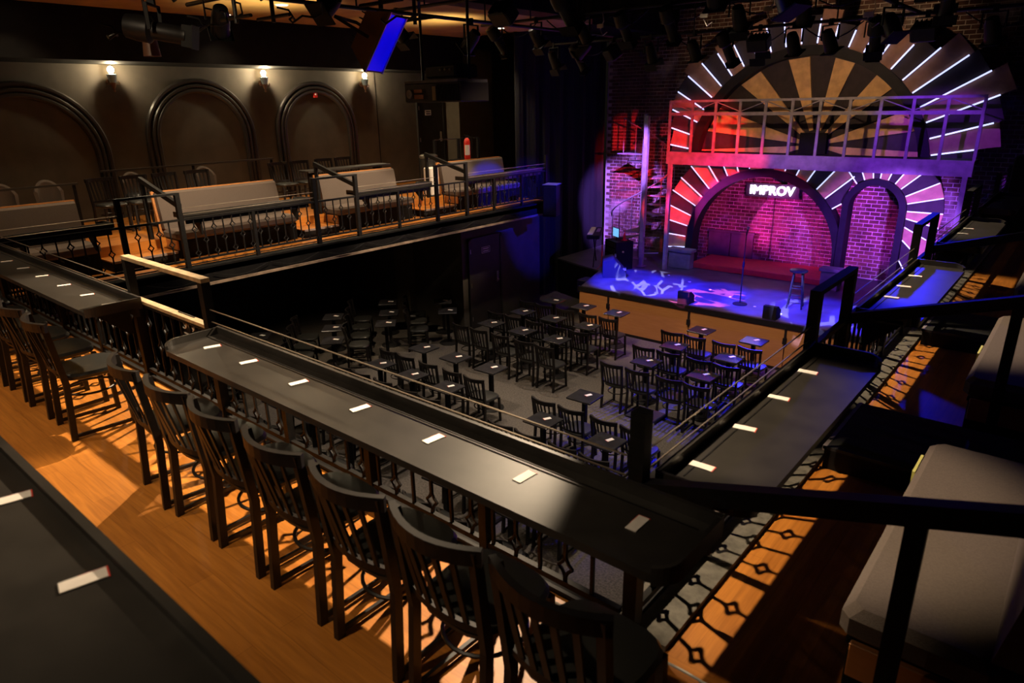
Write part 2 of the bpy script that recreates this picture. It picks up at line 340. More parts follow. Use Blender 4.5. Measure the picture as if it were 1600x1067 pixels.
# ------------------------------------------------------------------ stage wall of bricks
wb = struct(MB().box((-11.05, YB, 0), (3.4, YB+.15, 7.5)).build('wall_stage', MORTAR), 'old red brick wall behind the stage', 'wall')
bl, bh, jx, jz = .198, .074, .019, .017
bmesh_ = MB().box((-bl/2, -.015, -bh/2), (bl/2, .01, bh/2)).mesh('brick', BRICK)
single, rest = [], MB(); nb = 0
rows = int(6.4/(bh+jz))
def in_view_pref(x, z):
    d1 = math.hypot(x+5.9, z-1.63) < 1.85 and z > 1.2 or (-7.7 < x < -4.2 and 1.15 < z < 1.7)
    d2 = (-4.1 < x < -2.9 and 1.0 < z < 3.4)
    return (d1 or d2) and z < 1.95
for j in range(rows):
    z = SH+.06+j*(bh+jz); off = (bl+jx)/2 if j % 2 else 0
    for i in range(90):
        x = -11.0+bl/2+off+i*(bl+jx)
        if x > 3.2 or x+bl/2 > 3.3: continue
        jit = random.uniform(-.004, .004)
        if in_view_pref(x, z) and nb < 300:
            inst(bmesh_, 'brick', wb, (x, YB+jit, z)); nb += 1
        else:
            rest.box((x-bl/2, YB-.015+jit, z-bh/2), (x+bl/2, YB+.01, z+bh/2))
o = rest.build('bricks', BRICK, wb); o['kind'] = 'stuff'
# curtain at stage left
def curtain(name, x, y0, y1, z0, z1, label):
    b = MB(); n = 90; vs = []; fs = []
    for i in range(n+1):
        t = i/n; y = y0+(y1-y0)*t; dx = .06*math.sin(t*46)+.025*math.sin(t*117)
        vs += [(x+dx, y, z0), (x+dx*.7, y, z1), (x+dx-.03, y, z0), (x+dx*.7-.03, y, z1)]
    for i in range(n):
        a = i*4; fs += [(a, a+4, a+5, a+1), (a+2, a+3, a+7, a+6), (a, a+2, a+6, a+4), (a+1, a+5, a+7, a+3)]
    fs += [(0, 1, 3, 2), (n*4, n*4+2, n*4+3, n*4+1)]
    b.add(vs, fs, True); return tag(b.build(name, CURTAIN), label, 'curtain')
curtain('stage_curtain', -11.1, 13.3, 17.2, .02, 7.4, 'tall black curtain between the left balcony and the brick wall')

# ------------------------------------------------------------------ stage
st = thing('stage', 'low stage with dark deck and oak front panels', 'stage', (0, 0, 0)); st['kind'] = 'structure'
deck = [(-8.75, YS), (-9.25, 14.3), (-11.0, 14.9), (-11.0, YB-.03), (2.5, YB-.03), (2.5, YS)]
MB().prism(deck, 0.02, SH-.04).build('stage_base', PAINT, st)
MB().prism([(x, y+.03) if y == YS else (x, y) for x, y in deck], SH-.04, SH).build('deck', STAGEF, st)
MB().box((-8.78, YS-.05, SH-.10), (2.5, YS+.03, SH+.005)).build('edge_trim', BLK, st)
for x0, x1 in ((-8.75, -7.96), (-7.94, -5.98), (-5.96, -3.98), (-3.96, -1.98), (-1.96, .02), (.04, 2.4)):
    MB().box((x0, YS-.03, .06), (x1, YS+.0, SH-.10)).build('front_panel', STAGEWOOD, st)
for x in (-7.95, -5.97, -3.97):
    b = MB().box((x-.02, YS-.055, SH-.36), (x+.02, YS-.028, SH-.08)); b.box((x-.035, YS-.07, SH-.40), (x+.035, YS-.03, SH-.28)); b.build('bracket', BLK, st)
MB().box((-8.75, YS-.035, 0), (2.4, YS-.01, .06)).build('kick_board', BLK, st)

# ------------------------------------------------------------------ stage set facade: arches, sunburst panels and light tubes
def arc(cx, cz, r, a0, a1, n): return [(cx+r*math.cos(R(a0+(a1-a0)*i/n)), cz+r*math.sin(R(a0+(a1-a0)*i/n))) for i in range(n+1)]
def ringband(cx, cz, r0, r1, a0, a1, y0, y1, n=48):
    b = MB(); o_, i_ = arc(cx, cz, r1, a0, a1, n), arc(cx, cz, r0, a0, a1, n); vs = []; fs = []
    for (x, z), (u, w_) in zip(o_, i_): vs += [(x, y0, z), (u, y0, w_), (x, y1, z), (u, y1, w_)]
    for i in range(n):
        a = i*4; fs += [(a, a+4, a+5, a+1), (a+2, a+3, a+7, a+6), (a, a+2, a+6, a+4), (a+1, a+5, a+7, a+3)]
    fs += [(0, 1, 3, 2), (n*4, n*4+2, n*4+3, n*4+1)]
    return b.add(vs, fs)
def wedge(cx, cz, r0a, r1a, a0, r0b, r1b, a1, y0, y1):
    p = lambda r, a: (cx+r*math.cos(R(a)), cz+r*math.sin(R(a)))
    return MB().prism([p(r0a, a0), p(r1a, a0), p(r1b, a1), p(r0b, a1)], y0, y1, 'y')
def led(cx, cz, a, r0, r1, y, parent, rad=.013):
    p = lambda r: (cx+r*math.cos(R(a)), y, cz+r*math.sin(R(a)))
    MB().tube([p(r0), p(r1)], rad, 6).build('light_tube', LED, parent)
# big lower arch
BX, BZ = -5.89, 1.63
ba = thing('big_arch', 'wide stage arch with dark band ringed by light tubes', 'arch', (0, 0, 0))
ringband(BX, BZ, 1.68, 1.86, 0, 180, YF-.12, YF+.25).build('arch_band', BAND, ba)
for s in (-1, 1): MB().box((BX+s*1.77-.09, YF-.12, SH), (BX+s*1.77+.09, YF+.25, BZ)).build('arch_leg', BAND, ba)
def clip_big(a):
    c, s = math.cos(R(a)), math.sin(R(a)); r = 2.62
    if c < -1e-4: r = min(r, (-8.30-BX)/c)
    if s > 1e-4: r = min(r, (3.60-BZ)/s)
    if c > 1e-4: # stop at the small arch band
        r = min(r, (-4.16-BX)/c if s < .62 else 9)
    return max(r, 1.90)
angs = [185-8.35*i for i in range(22)]
for i, a in enumerate(angs):
    if clip_big(a) > 1.96: led(BX, BZ, a, 1.89, clip_big(a), YF-.10, ba)
    if i < len(angs)-1:
        b_ = angs[i+1]
        if min(clip_big(a), clip_big(b_)) > 1.95: wedge(BX, BZ, 1.85, clip_big(a), a, 1.85, clip_big(b_), b_, YF-.04, YF+.02).build('sunburst_panel', TANP if i % 2 == 0 else DARKP, ba)
# small arch
SX, SZ = -3.51, 2.77
sa = thing('small_arch', 'narrow stage arch doorway with dark band and fanned light tubes', 'arch', (0, 0, 0))
ringband(SX, SZ, .49, .62, 0, 180, YF-.16, YF+.25, 32).build('arch_band', BAND, sa)
for s in (-1, 1): MB().box((SX+s*.555-.065, YF-.16, SH), (SX+s*.555+.065, YF+.25, SZ)).build('arch_leg', BAND, sa)
sang = [128, 113, 98, 86, 72, 58, 44, 28, 14, 0, -13, -27, -43, -58]
def s_in(a): return .64 if a >= 0 else .64/math.cos(R(a))
def s_out(a):
    s = math.sin(R(a)); c = math.cos(R(a)); r = 1.28 if a >= -20 else (1.2 if a > -40 else 1.55)
    if s > 1e-4: r = min(r, (3.62-SZ)/s)
    if c < 0: r = min(r, 1.02)
    return r
for i, a in enumerate(sang):
    led(SX, SZ, a, s_in(a), s_out(a), YF-.12, sa, .012)
    if i < len(sang)-1:
        b_ = sang[i+1]; wedge(SX, SZ, s_in(a)-.02, s_out(a), a, s_in(b_)-.02, s_out(b_), b_, YF-.06, YF+.0).build('sunburst_panel', TANP if i % 2 else DARKP, sa)
# column plinths
def plinth(x0, x1, y0, y1, label):
    t = thing('column_plinth', label, 'plinth', ((x0+x1)/2, (y0+y1)/2, SH)); w_, d_ = (x1-x0)/2, (y1-y0)/2
    MB().cbox((-w_, -d_, 0), (w_, d_, .42), .015).build('plinth_block', PLINTH, t)
    MB().cbox((-w_-.04, -d_-.04, .42), (w_+.04, d_+.04, .50), .015).build('plinth_cap', PLINTH, t)
    MB().box((-w_+.08, -d_-.012, .07), (w_-.08, -d_+.01, .34)).build('plinth_panel', PLINTH, t)
plinth(-8.05, -7.45, 15.68, 15.92, 'grey stone plinth at the left foot of the big arch')
plinth(-4.30, -3.92, 15.66, 15.89, 'grey stone plinth between the two stage arches')
tag(MB().cbox((-7.55, YF-.1, SH), (-4.25, YB-.04, SH+.14), .01).build('arch_platform', REDF), 'red painted platform inside the big stage arch', 'platform')
# crates / low wainscot at the left inside the arch
wn = thing('wainscot_panel', 'grey panelled dado at the left inside the big arch', 'panel', (-7.05, YB-.10, SH+.14))
for i in range(2): MB().cbox((-.62+i*.62, -.03, 0), (-.02+i*.62, .03, .62), .01).build('panel', DADO, wn)
MB().box((-.64, -.045, .62), (.62, .045, .67)).build('cap_rail', DADO, wn)
# upper sunburst wheel
FX, FZ, FR = -5.25, 3.46, 2.65
fan = thing('sunburst_wheel', 'huge half-round sunburst wheel above the stage arches', 'stage decoration', (0, 0, 0))
zc = 3.62
half = [(FX+2.5*math.cos(R(a)), max(zc, FZ+2.5*math.sin(R(a)))) for a in [2+176*i/60 for i in range(61)]]
MB().prism(half, YF+.22, YF+.27, 'y').build('backing', DARKP, fan)
ringband(FX, FZ, 2.42, 2.62, 3, 177, YF-.05, YF+.26, 60).build('ring_band', BAND, fan)
HX, HZ = -4.98, 4.02
def to_ring(a, rr=2.40):
    dx, dz = math.cos(R(a)), math.sin(R(a)); ox, oz = HX-FX, HZ-FZ; bq = ox*dx+oz*dz; cq = ox*ox+oz*oz-rr*rr
    return -bq+math.sqrt(bq*bq-cq)
for a in (-9, 16, 46, 76, 106, 137, 167, 190):
    h = 6.6
    wedge(HX, HZ, .33, to_ring(a-h), a-h, .33, to_ring(a+h), a+h, YF+.17, YF+.218).build('fan_blade', BLADE, fan)
MB().box((HX-.30, YF+.12, 3.62), (HX+.28, YF+.22, HZ+.27)).build('hub_block', PAINT, fan)
def fan_out(a, ex=0):
    r = 3.05+ex+(.75*math.exp(-((a-26)/22)**2) if a < 90 else .45*math.exp(-((a-140)/22)**2))+.12*math.sin(a*1.7)
    c, sn = math.cos(R(a)), math.sin(R(a))
    if c < -.05: r = min(r, (-8.35-FX)/c)
    if sn > .05: r = min(r, (6.75-FZ)/sn)
    return max(r, 2.78)
for i in range(26):
    a = 2.5+7.0*i
    led(FX, FZ, a, FR, fan_out(a), YF-.06, fan, .015)
    if i < 25:
        ex = .22 if i % 2 else .05
        wedge(FX, FZ, 2.60, fan_out(a+3.5, ex), a, 2.60, fan_out(a+3.5, ex), a+7.0, YF-.01, YF+.05).build('sunburst_panel', WHEELP if i % 2 else DARKP, fan)
# neon sign
fc = bpy.data.curves.new('neon_text', 'FONT'); fc.body = 'IMPROV'; fc.size = .30; fc.extrude = .012; fc.bevel_depth = .006; fc.align_x = 'CENTER'; fc.align_y = 'CENTER'; fc.space_character = 1.05
fo = bpy.data.objects.new('neon_text', fc); C.objects.link(fo); bpy.context.view_layer.update()
dg = bpy.context.evaluated_depsgraph_get(); me = bpy.data.meshes.new_from_object(fo.evaluated_get(dg)); bpy.data.objects.remove(fo)
me.materials.clear(); me.materials.append(NEON)
ns = thing('neon_sign', 'white glowing neon letters on the brick inside the big arch', 'neon sign', (-6.12, YB-.12, 2.86))
inst(me, 'letters', ns, (0, 0, 0), (PI/2, 0, 0))
MB().box((-.66, .03, -.17), (.66, .05, .17)).build('sign_backing', mat('clear_dark_acrylic', (.05, .03, .05), .2), ns)
for x in (-.5, .5): MB().tube([(x, .05, .17), (x, .09, .3)], .006, 5).build('mount', BLK, ns)
# black cable down the brick in the arch
tag(MB().tube([(-6.05, YB-.035, 2.70), (-6.04, YB-.035, 2.0), (-6.06, YB-.035, 1.15)], .008, 5).build('cable', BLK), 'black cable running down the brick below the neon sign', 'cable')

# ------------------------------------------------------------------ catwalk with truss railing
cw = thing('catwalk', 'grey steel catwalk with lattice railing above the stage arches', 'catwalk', (0, 0, 0))
CX0, CX1, CY = -8.08, -1.80, 15.38
MB().box((CX0, CY-.05, 3.57), (CX1, CY+.05, 3.86)).build('front_beam', TRUSS, cw)
MB().box((CX0, CY+.05, 3.78), (CX1, YF-.14, 3.86)).build('walk_deck', PAINT, cw)
MB().box((CX0, CY-.025, 4.97), (CX1, CY+.025, 5.02)).build('top_rail', TRUSS, cw)
MB().box((CX0, CY-.03, 4.68), (CX1, CY+.03, 4.75)).build('lower_rail', TRUSS, cw)
n = 11; pm = MB().box((-.028, -.02, 3.86), (.028, .02, 4.98)).mesh('rail_post', TRUSS)
for i in range(n+1): inst(pm, 'rail_post', cw, (CX0+.02+(CX1-CX0-.04)*i/n, CY, 0))
dx = (CX1-CX0-.04)/n
for i in range(n):
    x = CX0+.02+dx*i; a, b_ = ((x, CY, 4.76), (x+dx, CY, 4.97)) if i % 2 else ((x, CY, 4.97), (x+dx, CY, 4.76))
    MB().tube([a, b_], .011, 5).build('lattice_bar', TRUSS, cw)
pipe = MB().tube([(0, 0, 0), (0, 0, 3.6-SH)], .045, 10)
for x in (CX0+.1, CX1-.1): MB().box((x-.045, CY-.045, SH), (x+.045, CY+.045, 3.57)).build('support_post', TRUSS, cw)
for x in (-6.8, -5.5, -4.2, -3.0): MB().box((x, CY+.05, 3.66), (x+.05, YF-.14, 3.78)).build('joist', PAINT, cw)

# ------------------------------------------------------------------ spiral stair at stage left
sp = thing('spiral_staircase', 'steel spiral staircase climbing the brick wall at stage left', 'staircase', (-9.15, 16.15, SH))
MB().tube([(0, 0, 0), (0, 0, 3.75)], .055, 12).build('centre_pole', TRUSS, sp)
MB().lathe([(.20, 0), (.20, .015), (.07, .03)], 16).build('pole_base', TRUSS, sp)
nst = 13; RS = .82; hp = []
for i in range(nst):
    a = 200+i*27; z = .21*(i+1)
    p = lambda r, aa: (r*math.cos(R(aa)), r*math.sin(R(aa)))
    MB().prism([p(.05, a-20), p(RS, a-15), p(RS, a+15), p(.05, a+20)], z, z+.03).build('tread', TRUSS, sp)
    MB().tube([(*p(RS-.03, a), z), (*p(RS-.03, a), z+.92)], .010, 6).build('spindle', TRUSS, sp)
    hp.append((*p(RS-.03, a), z+.92))
fine = []
for i in range((nst-1)*4+1):
    a = 200+i*27/4; fine.append(((RS-.03)*math.cos(R(a)), (RS-.03)*math.sin(R(a)), .21*(1+i/4)+.92))
MB().tube(fine, .018, 7).build('handrail', TRUSS, sp)
# free-standing post beside it
b = thing('stage_post', 'tall grey steel post in front of the spiral staircase', 'post', (-8.64, 15.34, SH))
MB().box((-.05, -.05, .02), (.05, .05, 3.72)).build('shaft', TRUSS, b); MB().box((-.10, -.10, 0), (.10, .10, .02)).build('foot_plate', TRUSS, b)
for z in (.35, .75): MB().tube([(.05, .02, z), (.46, .04, z+.05)], .014, 6).build('cross_bar', TRUSS, b)

# ------------------------------------------------------------------ things on the stage
m = thing('microphone_stand', 'black straight microphone stand at centre stage', 'microphone stand', (-5.22, 13.5, SH))
MB().lathe([(.15, 0), (.15, .012), (.13, .022), (.02, .035)], 24).build('round_base', BLK, m)
MB().tube([(0, 0, .03), (0, 0, .85)], .013, 8).build('lower_tube', BLK, m); MB().tube([(0, 0, .80), (0, 0, 1.46)], .009, 8).build('upper_tube', BLK, m)
MB().lathe([(.016, .78), (.022, .80), (.022, .88), (.016, .90)], 12).build('clutch', BLK, m)
MB().tube([(0, 0, 1.45), (.01, -.02, 1.50), (.03, -.05, 1.53)], .014, 8).build('clip', BLK, m)
mm = MB().tube([(.00, .02, 1.47), (.06, -.10, 1.60)], .014, 8, rs=[.012, .018]).build('microphone', BLK, m)
MB().lathe([(.005, -.034), (.022, -.028), (.030, -.008), (.030, .010), (.020, .028), (.004, .034)], 12, (.068, -.115, 1.625)).build('grille', CHROME, mm)
s_ = thing('bar_stool', 'tall black wooden stool at the right of the stage', 'stool', (-4.24, 13.93, SH))
MB().lathe([(.005, .745), (.165, .745), (.175, .76), (.175, .78), (.16, .79), (.005, .79)], 24).build('round_seat', CHAIRM, s_)
fe = []
for k in range(4):
    a = R(45+90*k+12); p0 = Vector((.11*math.cos(a), .11*math.sin(a), .75)); p1 = Vector((.20*math.cos(a), .20*math.sin(a), 0)); fe.append((p0, p1))
    MB().tube([p1, p0], .017, 8, rs=[.014, .019]).build('leg', CHAIRM, s_)
for zz in (.22, .42):
    for k in range(4):
        t = 1-(zz+.03*(k % 2))/.75; a, b_ = [f[0].lerp(f[1], t) for f in (fe[k], fe[(k+1) % 4])]
        MB().tube([a, b_], .010, 6).build('rung', CHAIRM, s_)
def monitor(loc, rz, label, s=1):
    t = thing('floor_monitor', label, 'stage monitor', loc, rz, 'small speakers on the stage edge')
    MB().prism([(-.13*s, 0), (.13*s, 0), (.13*s, .16*s), (-.02*s, .26*s), (-.13*s, .26*s)], -.13*s, .13*s, 'x').build('cabinet', PAINT, t)
    MB().box((-.115*s, .135*s, .02*s), (.115*s, .14*s, .13*s)).build('grille', BLK, t)
monitor((-6.17, 12.93, SH), 0, 'small black speaker on the stage edge left of the microphone stand')
monitor((-4.35, 12.93, SH), 0, 'small black speaker on the stage edge in front of the tall stool')
# gear at stage left
t = thing('wedge_monitor', 'large black wedge monitor speaker beside the keyboard', 'stage monitor', (-8.72, 14.15, SH), R(-55))
MB().prism([(-.28, 0), (.28, 0), (.28, .12), (-.02, .46), (-.28, .40)], -.33, .33, 'x').build('cabinet', mat('scuffed_black_box', (.03, .03, .035), .45), t)
MB().box((-.29, .02, .40), (-.20, .06, .47)).build('corner_guard', CHROME, t); MB().box((.2, .2, .17), (.3, .28, .24)).build('corner_guard', CHROME, t)
kb = thing('keyboard', 'black stage keyboard on a crossed stand at stage left', 'keyboard', (-9.75, 14.85, SH), R(-62))
MB().cbox((-.62, -.16, .78), (.62, .16, .88), .015).build('body', BLK, kb)
MB().box((-.56, -.155, .875), (.52, -.02, .89)).build('keys', WHITE, kb); MB().box((-.4, .03, .88), (.1, .12, .886)).build('control_panel', CHROME, kb)
for s in (-1, 1): MB().tube([(-.4*s, 0, .02), (.4*s, 0, .78)], .016, 6).build('stand_leg', BLK, kb)
t = thing('equipment_rack', 'black equipment rack with a glowing screen at stage left', 'equipment rack', (-9.05, 14.90, SH), R(-30))
MB().cbox((-.3, -.25, 0), (.3, .25, .72), .01).build('case', PAINT, t)
for z in (.12, .27, .42, .57): MB().box((-.26, -.262, z), (.26, -.25, z+.11)).build('rack_unit', FIXM, t)
sc = MB().box((-.16, -.10, .80), (.16, -.08, 1.04)).build('monitor', BLK, t); MB().box((-.145, -.106, .815), (.145, -.10, 1.025)).build('screen', SCREEN, sc)
MB().box((-.02, -.09, .72), (.02, -.07, .81)).build('monitor_neck', BLK, t)
t = thing('marker_cone', 'small red cone standing on the equipment rack', 'cone', (-8.90, 14.90, SH+.723))
MB().box((-.06, -.06, 0), (.06, .06, .012)).build('base', REDX, t); MB().lathe([(.045, .012), (.006, .26)], 12).build('body', REDX, t)
for i, (x, y) in enumerate(((-9.0, 14.68), (-8.82, 14.70))):
    tag(MB().cbox((x-.04, y-.01, SH+.45), (x+.04, y+.01, SH+.49), .003).build('tape_tag', YEL), 'yellow tag hanging on the rack, %s' % ('left one' if i == 0 else 'right one'), 'tag')
t = thing('stand', 'thin red music stand leg beside the keyboard', 'stand', (-9.3, 14.5, SH))
MB().tube([(0, 0, .06), (0, 0, .62)], .018, 8).build('tube', REDX, t)
for k in range(3): MB().tube([(0, 0, .14), (.14*math.cos(2.1*k), .14*math.sin(2.1*k), .0)], .008, 6).build('leg', REDX, t)
tag(MB().cbox((-9.55, 13.75, .45), (-9.05, 14.15, .80), .02).build('road_case', mat('blue_black_case', (.02, .02, .04), .4)), 'dark road case beside the left stage corner', 'case')
for i, (x, y) in enumerate([(-7.6, 14.9), (-6.9, 14.6), (-6.2, 14.2), (-5.6, 13.9), (-4.9, 13.5), (-4.3, 13.3)]):
    tag(MB().lathe([(.03, 0), (.03, .003), (.02, .004)], 8, (x, y, SH+.001)).build('floor_marker', WHITE), 'tiny white spike mark on the stage deck, %s from the left' % ORD[i], 'marker', 'spike marks on the deck')

# ------------------------------------------------------------------ railings, counters
BH = .70     # baluster zone top
def bar_mesh(kind):
    b = MB(); z0, z1 = .13, BH; w_ = .008; hh, ww = .052, .040
    zs = (.38,) if kind == 'mid' else (.20, .555); cur = z0
    for zc_ in zs:
        b.box((-w_, -w_, cur), (w_, w_, zc_-hh)); cur = zc_+hh
        for sx in (-1, 1):
            for sz in (-1, 1):   # concave-sided diamond
                b.tube([(0, 0, zc_+sz*(hh+.015)), (sx*.008, 0, zc_+sz*hh*.75), (sx*.018, 0, zc_+sz*hh*.4), (sx*ww, 0, zc_)], .009, 5, smooth=False)
    b.box((-w_, -w_, cur), (w_, w_, z1))
    return b.mesh('baluster', BLK)
BARS = {k: bar_mesh(k) for k in ('mid', 'pair')}
def railing(name, label, origin, rz, posts, gaps, shorts=(), wires=True, spacing=.15, wire_sag=0, skip=None):
    """posts: tall post positions along local +x; gaps: bays (by index) that are open portals"""
    t = thing(name, label, 'railing', origin, rz)
    pm_ = MB().box((-.032, -.032, 0), (.032, .032, 1.07)).mesh('post', BLK)
    for p in posts:
        if p != skip: inst(pm_, 'post', t, (p, 0, 0))
    sm_ = MB().box((-.024, -.024, 0), (.024, .024, BH)).mesh('short_post', BLK)
    for p in shorts: inst(sm_, 'short_post', t, (p, 0, 0))
    kinds = ['mid', 'pair']
    for i in range(len(posts)-1):
        a, b_ = posts[i]+.032, posts[i+1]-.032
        MB().box((a, -.018, BH), (b_, .018, BH+.03)).build('top_rail', BLK, t)
        MB().box((a, -.015, .10), (b_, .015, .13)).build('bottom_rail', BLK, t)
        MB().box((a, -.010, .045), (b_, .010, .06)).build('foot_rail', BLK, t)
        n_ = max(2, round((b_-a)/spacing)); st_ = (b_-a)/n_
        for k_ in range(1, n_):
            x = a+k_*st_
            if any(abs(x-q) < .05 for q in shorts): continue
            inst(BARS[kinds[k_ % 2]], 'baluster', t, (x, 0, 0))
        if i in gaps:
            MB().box((a-.064, -.032, 1.07), (b_+.064, .032, 1.10)).build('portal_cap', PINE if name == 'rear_railing' else BLK, t)
            if name == 'rear_railing': MB().box((a, -.028, BH+.03), (b_, .028, BH+.055)).build('rail_cap', PINE, t)
        elif wires:
            for z in (.875, .785): MB().tube([(a, 0, z), (a+(b_-a)*.5, 0, z-wire_sag), (b_, 0, z)], .0045, 5).build('wire', STEEL, t)
    return t
def counter(label, x0, x1, lips, loc, rz, name='drink_counter', dep=.38, cat='counter', lipend=(True, True)):
    """local x along the rail, local +y = void side; front corners (y=0) rounded"""
    t = thing(name, label, cat, loc, rz); L = x1-x0; r = .09; n_ = 6
    fr = [(x0+r-r*math.cos(R(90*i/n_)), r-r*math.sin(R(90*i/n_))) for i in range(n_+1)]+[(x1-r+r*math.sin(R(90*i/n_)), r-r*math.cos(R(90*i/n_))) for i in range(n_+1)]
    poly = fr+[(x1, dep), (x0, dep)]
    MB().prism(poly, .715, .75).build('countertop', COUNTER, t)
    if lips:
        MB().box((x0+.03, dep-.025, .635), (x1-.03, dep, .715)).build('apron', COUNTER, t)
        MB().box((x0, dep, .70), (x1, dep+.02, .80)).build('back_lip', COUNTER, t)
        for e, xe, sgn in ((lipend[0], x0, 1), (lipend[1], x1, -1)):
            if e:
                pts = [(xe+sgn*.008, dep, .76)]+[(xe+sgn*(r-(r-.008)*math.cos(R(80*i/n_))), r-(r-.008)*math.sin(R(80*i/n_)), .76-.02*i/n_) for i in range(n_+1)]
                MB().sweep(pts, .016, .07).build('end_lip', COUNTER, t)
        MB().box((x0+.10, dep-.06, .755-.004), (x1-.06, dep-.054, .753)).build('groove_strip', BLK, t)
    for k_ in range(max(2, int(L/1.1))):
        x = x0+.25+(L-.5)*k_/max(1, int(L/1.1)-1)
        MB().prism([(.06, .715), (dep, .715), (dep, .45), (dep-.03, .45)], x-.012, x+.012, 'x').build('support_bracket', BLK, t)
    return t
def card(x, y, z, rz, label, sx=.022, sy=.05, group='white cards on the counters'):
    t = thing('menu_card', label, 'card', (x, y, z), rz, group)
    MB().box((-sy, -sx, 0), (sy, sx, .003)).build('paper', CARDW, t)
    MB().box((-sy-.004, -sx-.003, 0), (-sy, sx+.003, .002)).build('red_edge', CARDR, t)
    MB().box((-sy, -sx-.003, 0), (sy*.2, -sx, .002)).build('red_edge', CARDR, t)
    return t
# rear railing (posts along +x)
railing('rear_railing', 'black railing with portal posts along the rear balcony', (0, YA, FB), 0, [-9.86, -5.9, -4.62, -1.18], [1], [-8.9, -7.9, -6.9, -3.75, -2.9, -2.0], skip=-1.18)
railing('left_railing', 'black railing with diamond balusters along the left balcony', (XL, 0, FB), PI/2, [2.12, 3.58, 4.38, 6.65, 7.5, 9.45, 10.3, 13.0], [1, 3, 5], [5.5, 8.45, 11.15, 12.1])
railing('right_railing', 'black railing with diamond balusters along the right balcony', (XR, 0, FB), PI/2, [2.14, 4.25, 5.0, 7.15, 7.95, 10.1, 10.9, 13.0, 14.6], [1, 3, 5], [2.8, 3.5, 5.7, 6.4, 8.6, 9.4, 11.6, 12.3])
counter('long black counter with white cards in front of the nearest chairs', -4.42, -.78, True, (0, 1.67, FB), 0)
counter('black counter with white cards at the left rear rail', -9.9, -5.66, True, (0, 1.67, FB), 0)
for a, b_, l in ((2.2, 4.18, 'right rail counter nearest the camera, three whole cards on it'), (5.09, 7.08, 'right rail counter lit blue, second from the camera'), (8.04, 10.04, 'right rail counter third from the camera, in shadow'), (10.96, 12.95, 'right rail counter farthest from the camera, near the stage')):
    counter(l, a, b_, True, (XR+.44, 0, FB), PI/2)
for a, b_, l in ((2.2, 3.5, 'left rail counter nearest the camera, cut by the frame edge'), (4.45, 6.58, 'left rail counter in front of the second grey bench'), (7.57, 9.38, 'left rail counter in front of the third grey bench'), (10.37, 12.93, 'left rail counter lit blue at the stage end')):
    counter(l, -b_, -a, True, (XL-.44, 0, FB), -PI/2)
# the foreground counter, on a knee wall behind the chairs
t = counter('blurred black counter in the bottom left foreground', -4.5, -.35, False, (0, .04, 3.2), 0, dep=.40)
MB().box((-4.5, .36, -.4), (-.35, .385, .715)).build('knee_wall', PAINT, t)
MB().box((-4.5, .38, .70), (-.35, .405, .775)).build('back_lip', COUNTER, t)
for i, x in enumerate((-4.17, -3.72, -3.19, -2.64, -2.1, -1.56, -1.03)):
    card(x, 1.89, FB+.751, R(252 + i*3), 'white card on the long near counter, %s from its left end' % ORD[i])
for i, x in enumerate((-8.5, -7.97, -7.42, -6.84, -6.3, -5.84)):
    card(x, 1.89, FB+.751, R(255), 'white card on the left rear counter, %s from the left' % ORD[i])
for i, (y, w_) in enumerate(((2.42, 'nearest'), (2.87, 'nearest'), (3.31, 'nearest'), (3.76, 'nearest'), (5.7, 'blue'), (6.11, 'blue'), (6.54, 'blue'), (8.13, 'third'), (8.98, 'third'), (9.37, 'third'), (12.0, 'farthest'), (12.34, 'farthest'), (12.8, 'farthest'))):
    k_ = {'nearest': 0, 'blue': 4, 'third': 7, 'farthest': 10}[w_]
    card(-1.03, y, FB+.751, R(182+(i*7) % 9), 'white card on the %s right rail counter, %s from the camera' % ({'blue': 'blue-lit second'}.get(w_, w_), ORD[i-k_]))
for i, x in enumerate((-2.21, -1.65)):
    card(x, .35, 3.2+.751-.0, R(257), 'blurred white card on the foreground counter, %s one' % ('left' if i == 0 else 'right'))

# ------------------------------------------------------------------ handrails at the steps
def handrail(x0, z0, x1, z1, y, posts, label):
    t = thing('stair_handrail', label, 'handrail', (0, y, 0))
    MB().sweep([(x0, 0, z0), (x1, 0, z1)], .055, .075).build('rail', BLK, t)
    for x, zb in posts:
        zt = z0+(z1-z0)*(x-x0)/(x1-x0); MB().box((x-.03, -.025, zb), (x+.03, .025, zt-.02)).build('support_post', BLK, t)
    return t
for y, l in ((4.42, 'nearest'), (7.54, 'middle'), (10.34, 'farthest')):
    h = handrail(XL-.04, 3.70, -11.2, 4.02, y, [(-11.16, FU)], 'sloping black stair handrail of the left balcony, the %s of three' % l)
for y, l in ((2.14, 'nearest'), (5.03, 'middle'), (7.97, 'farthest')):
    handrail(XR+.02, 3.53, .75, 4.09, y, [(-.21, FB), (.70, FU)], 'heavy sloping black stair handrail at the right, the %s of three' % l)
# steps in the gaps
def steps(x0, x1, y0, y1, sgn, label, top):
    t = thing('step', label, 'step', (0, 0, 0))
    MB().box((min(x0, x1), y0, FB), (max(x0, x1), y1, FB+.13)).build('riser_box', PAINT, t)
    MB().box((min(x0, x1)-.01, y0, FB+.13), (max(x0, x1)+.01, y1, FB+.15)).build('tread', top, t)
    MB().box((x0-.012, y0, FB+.12), (x0+.012, y1, FB+.152)).build('nosing', TRUSS, t)
for y, l in ((3.60, 'nearest'), (6.80, 'middle'), (9.7, 'farthest')): steps(-10.62, -11.1, y, y+(.74 if y < 8 and y > 5 else .95), 1, 'oak step up in the left balcony, the %s of three' % l, WFLOORY)
for y, l in ((4.13, 'nearer'), (7.05, 'farther')): steps(XR+.2, .55, y, y+.82, 1, 'black rubber step across the right walkway, the %s of two' % l, mat('black_rubber', (.014, .014, .015), .7))

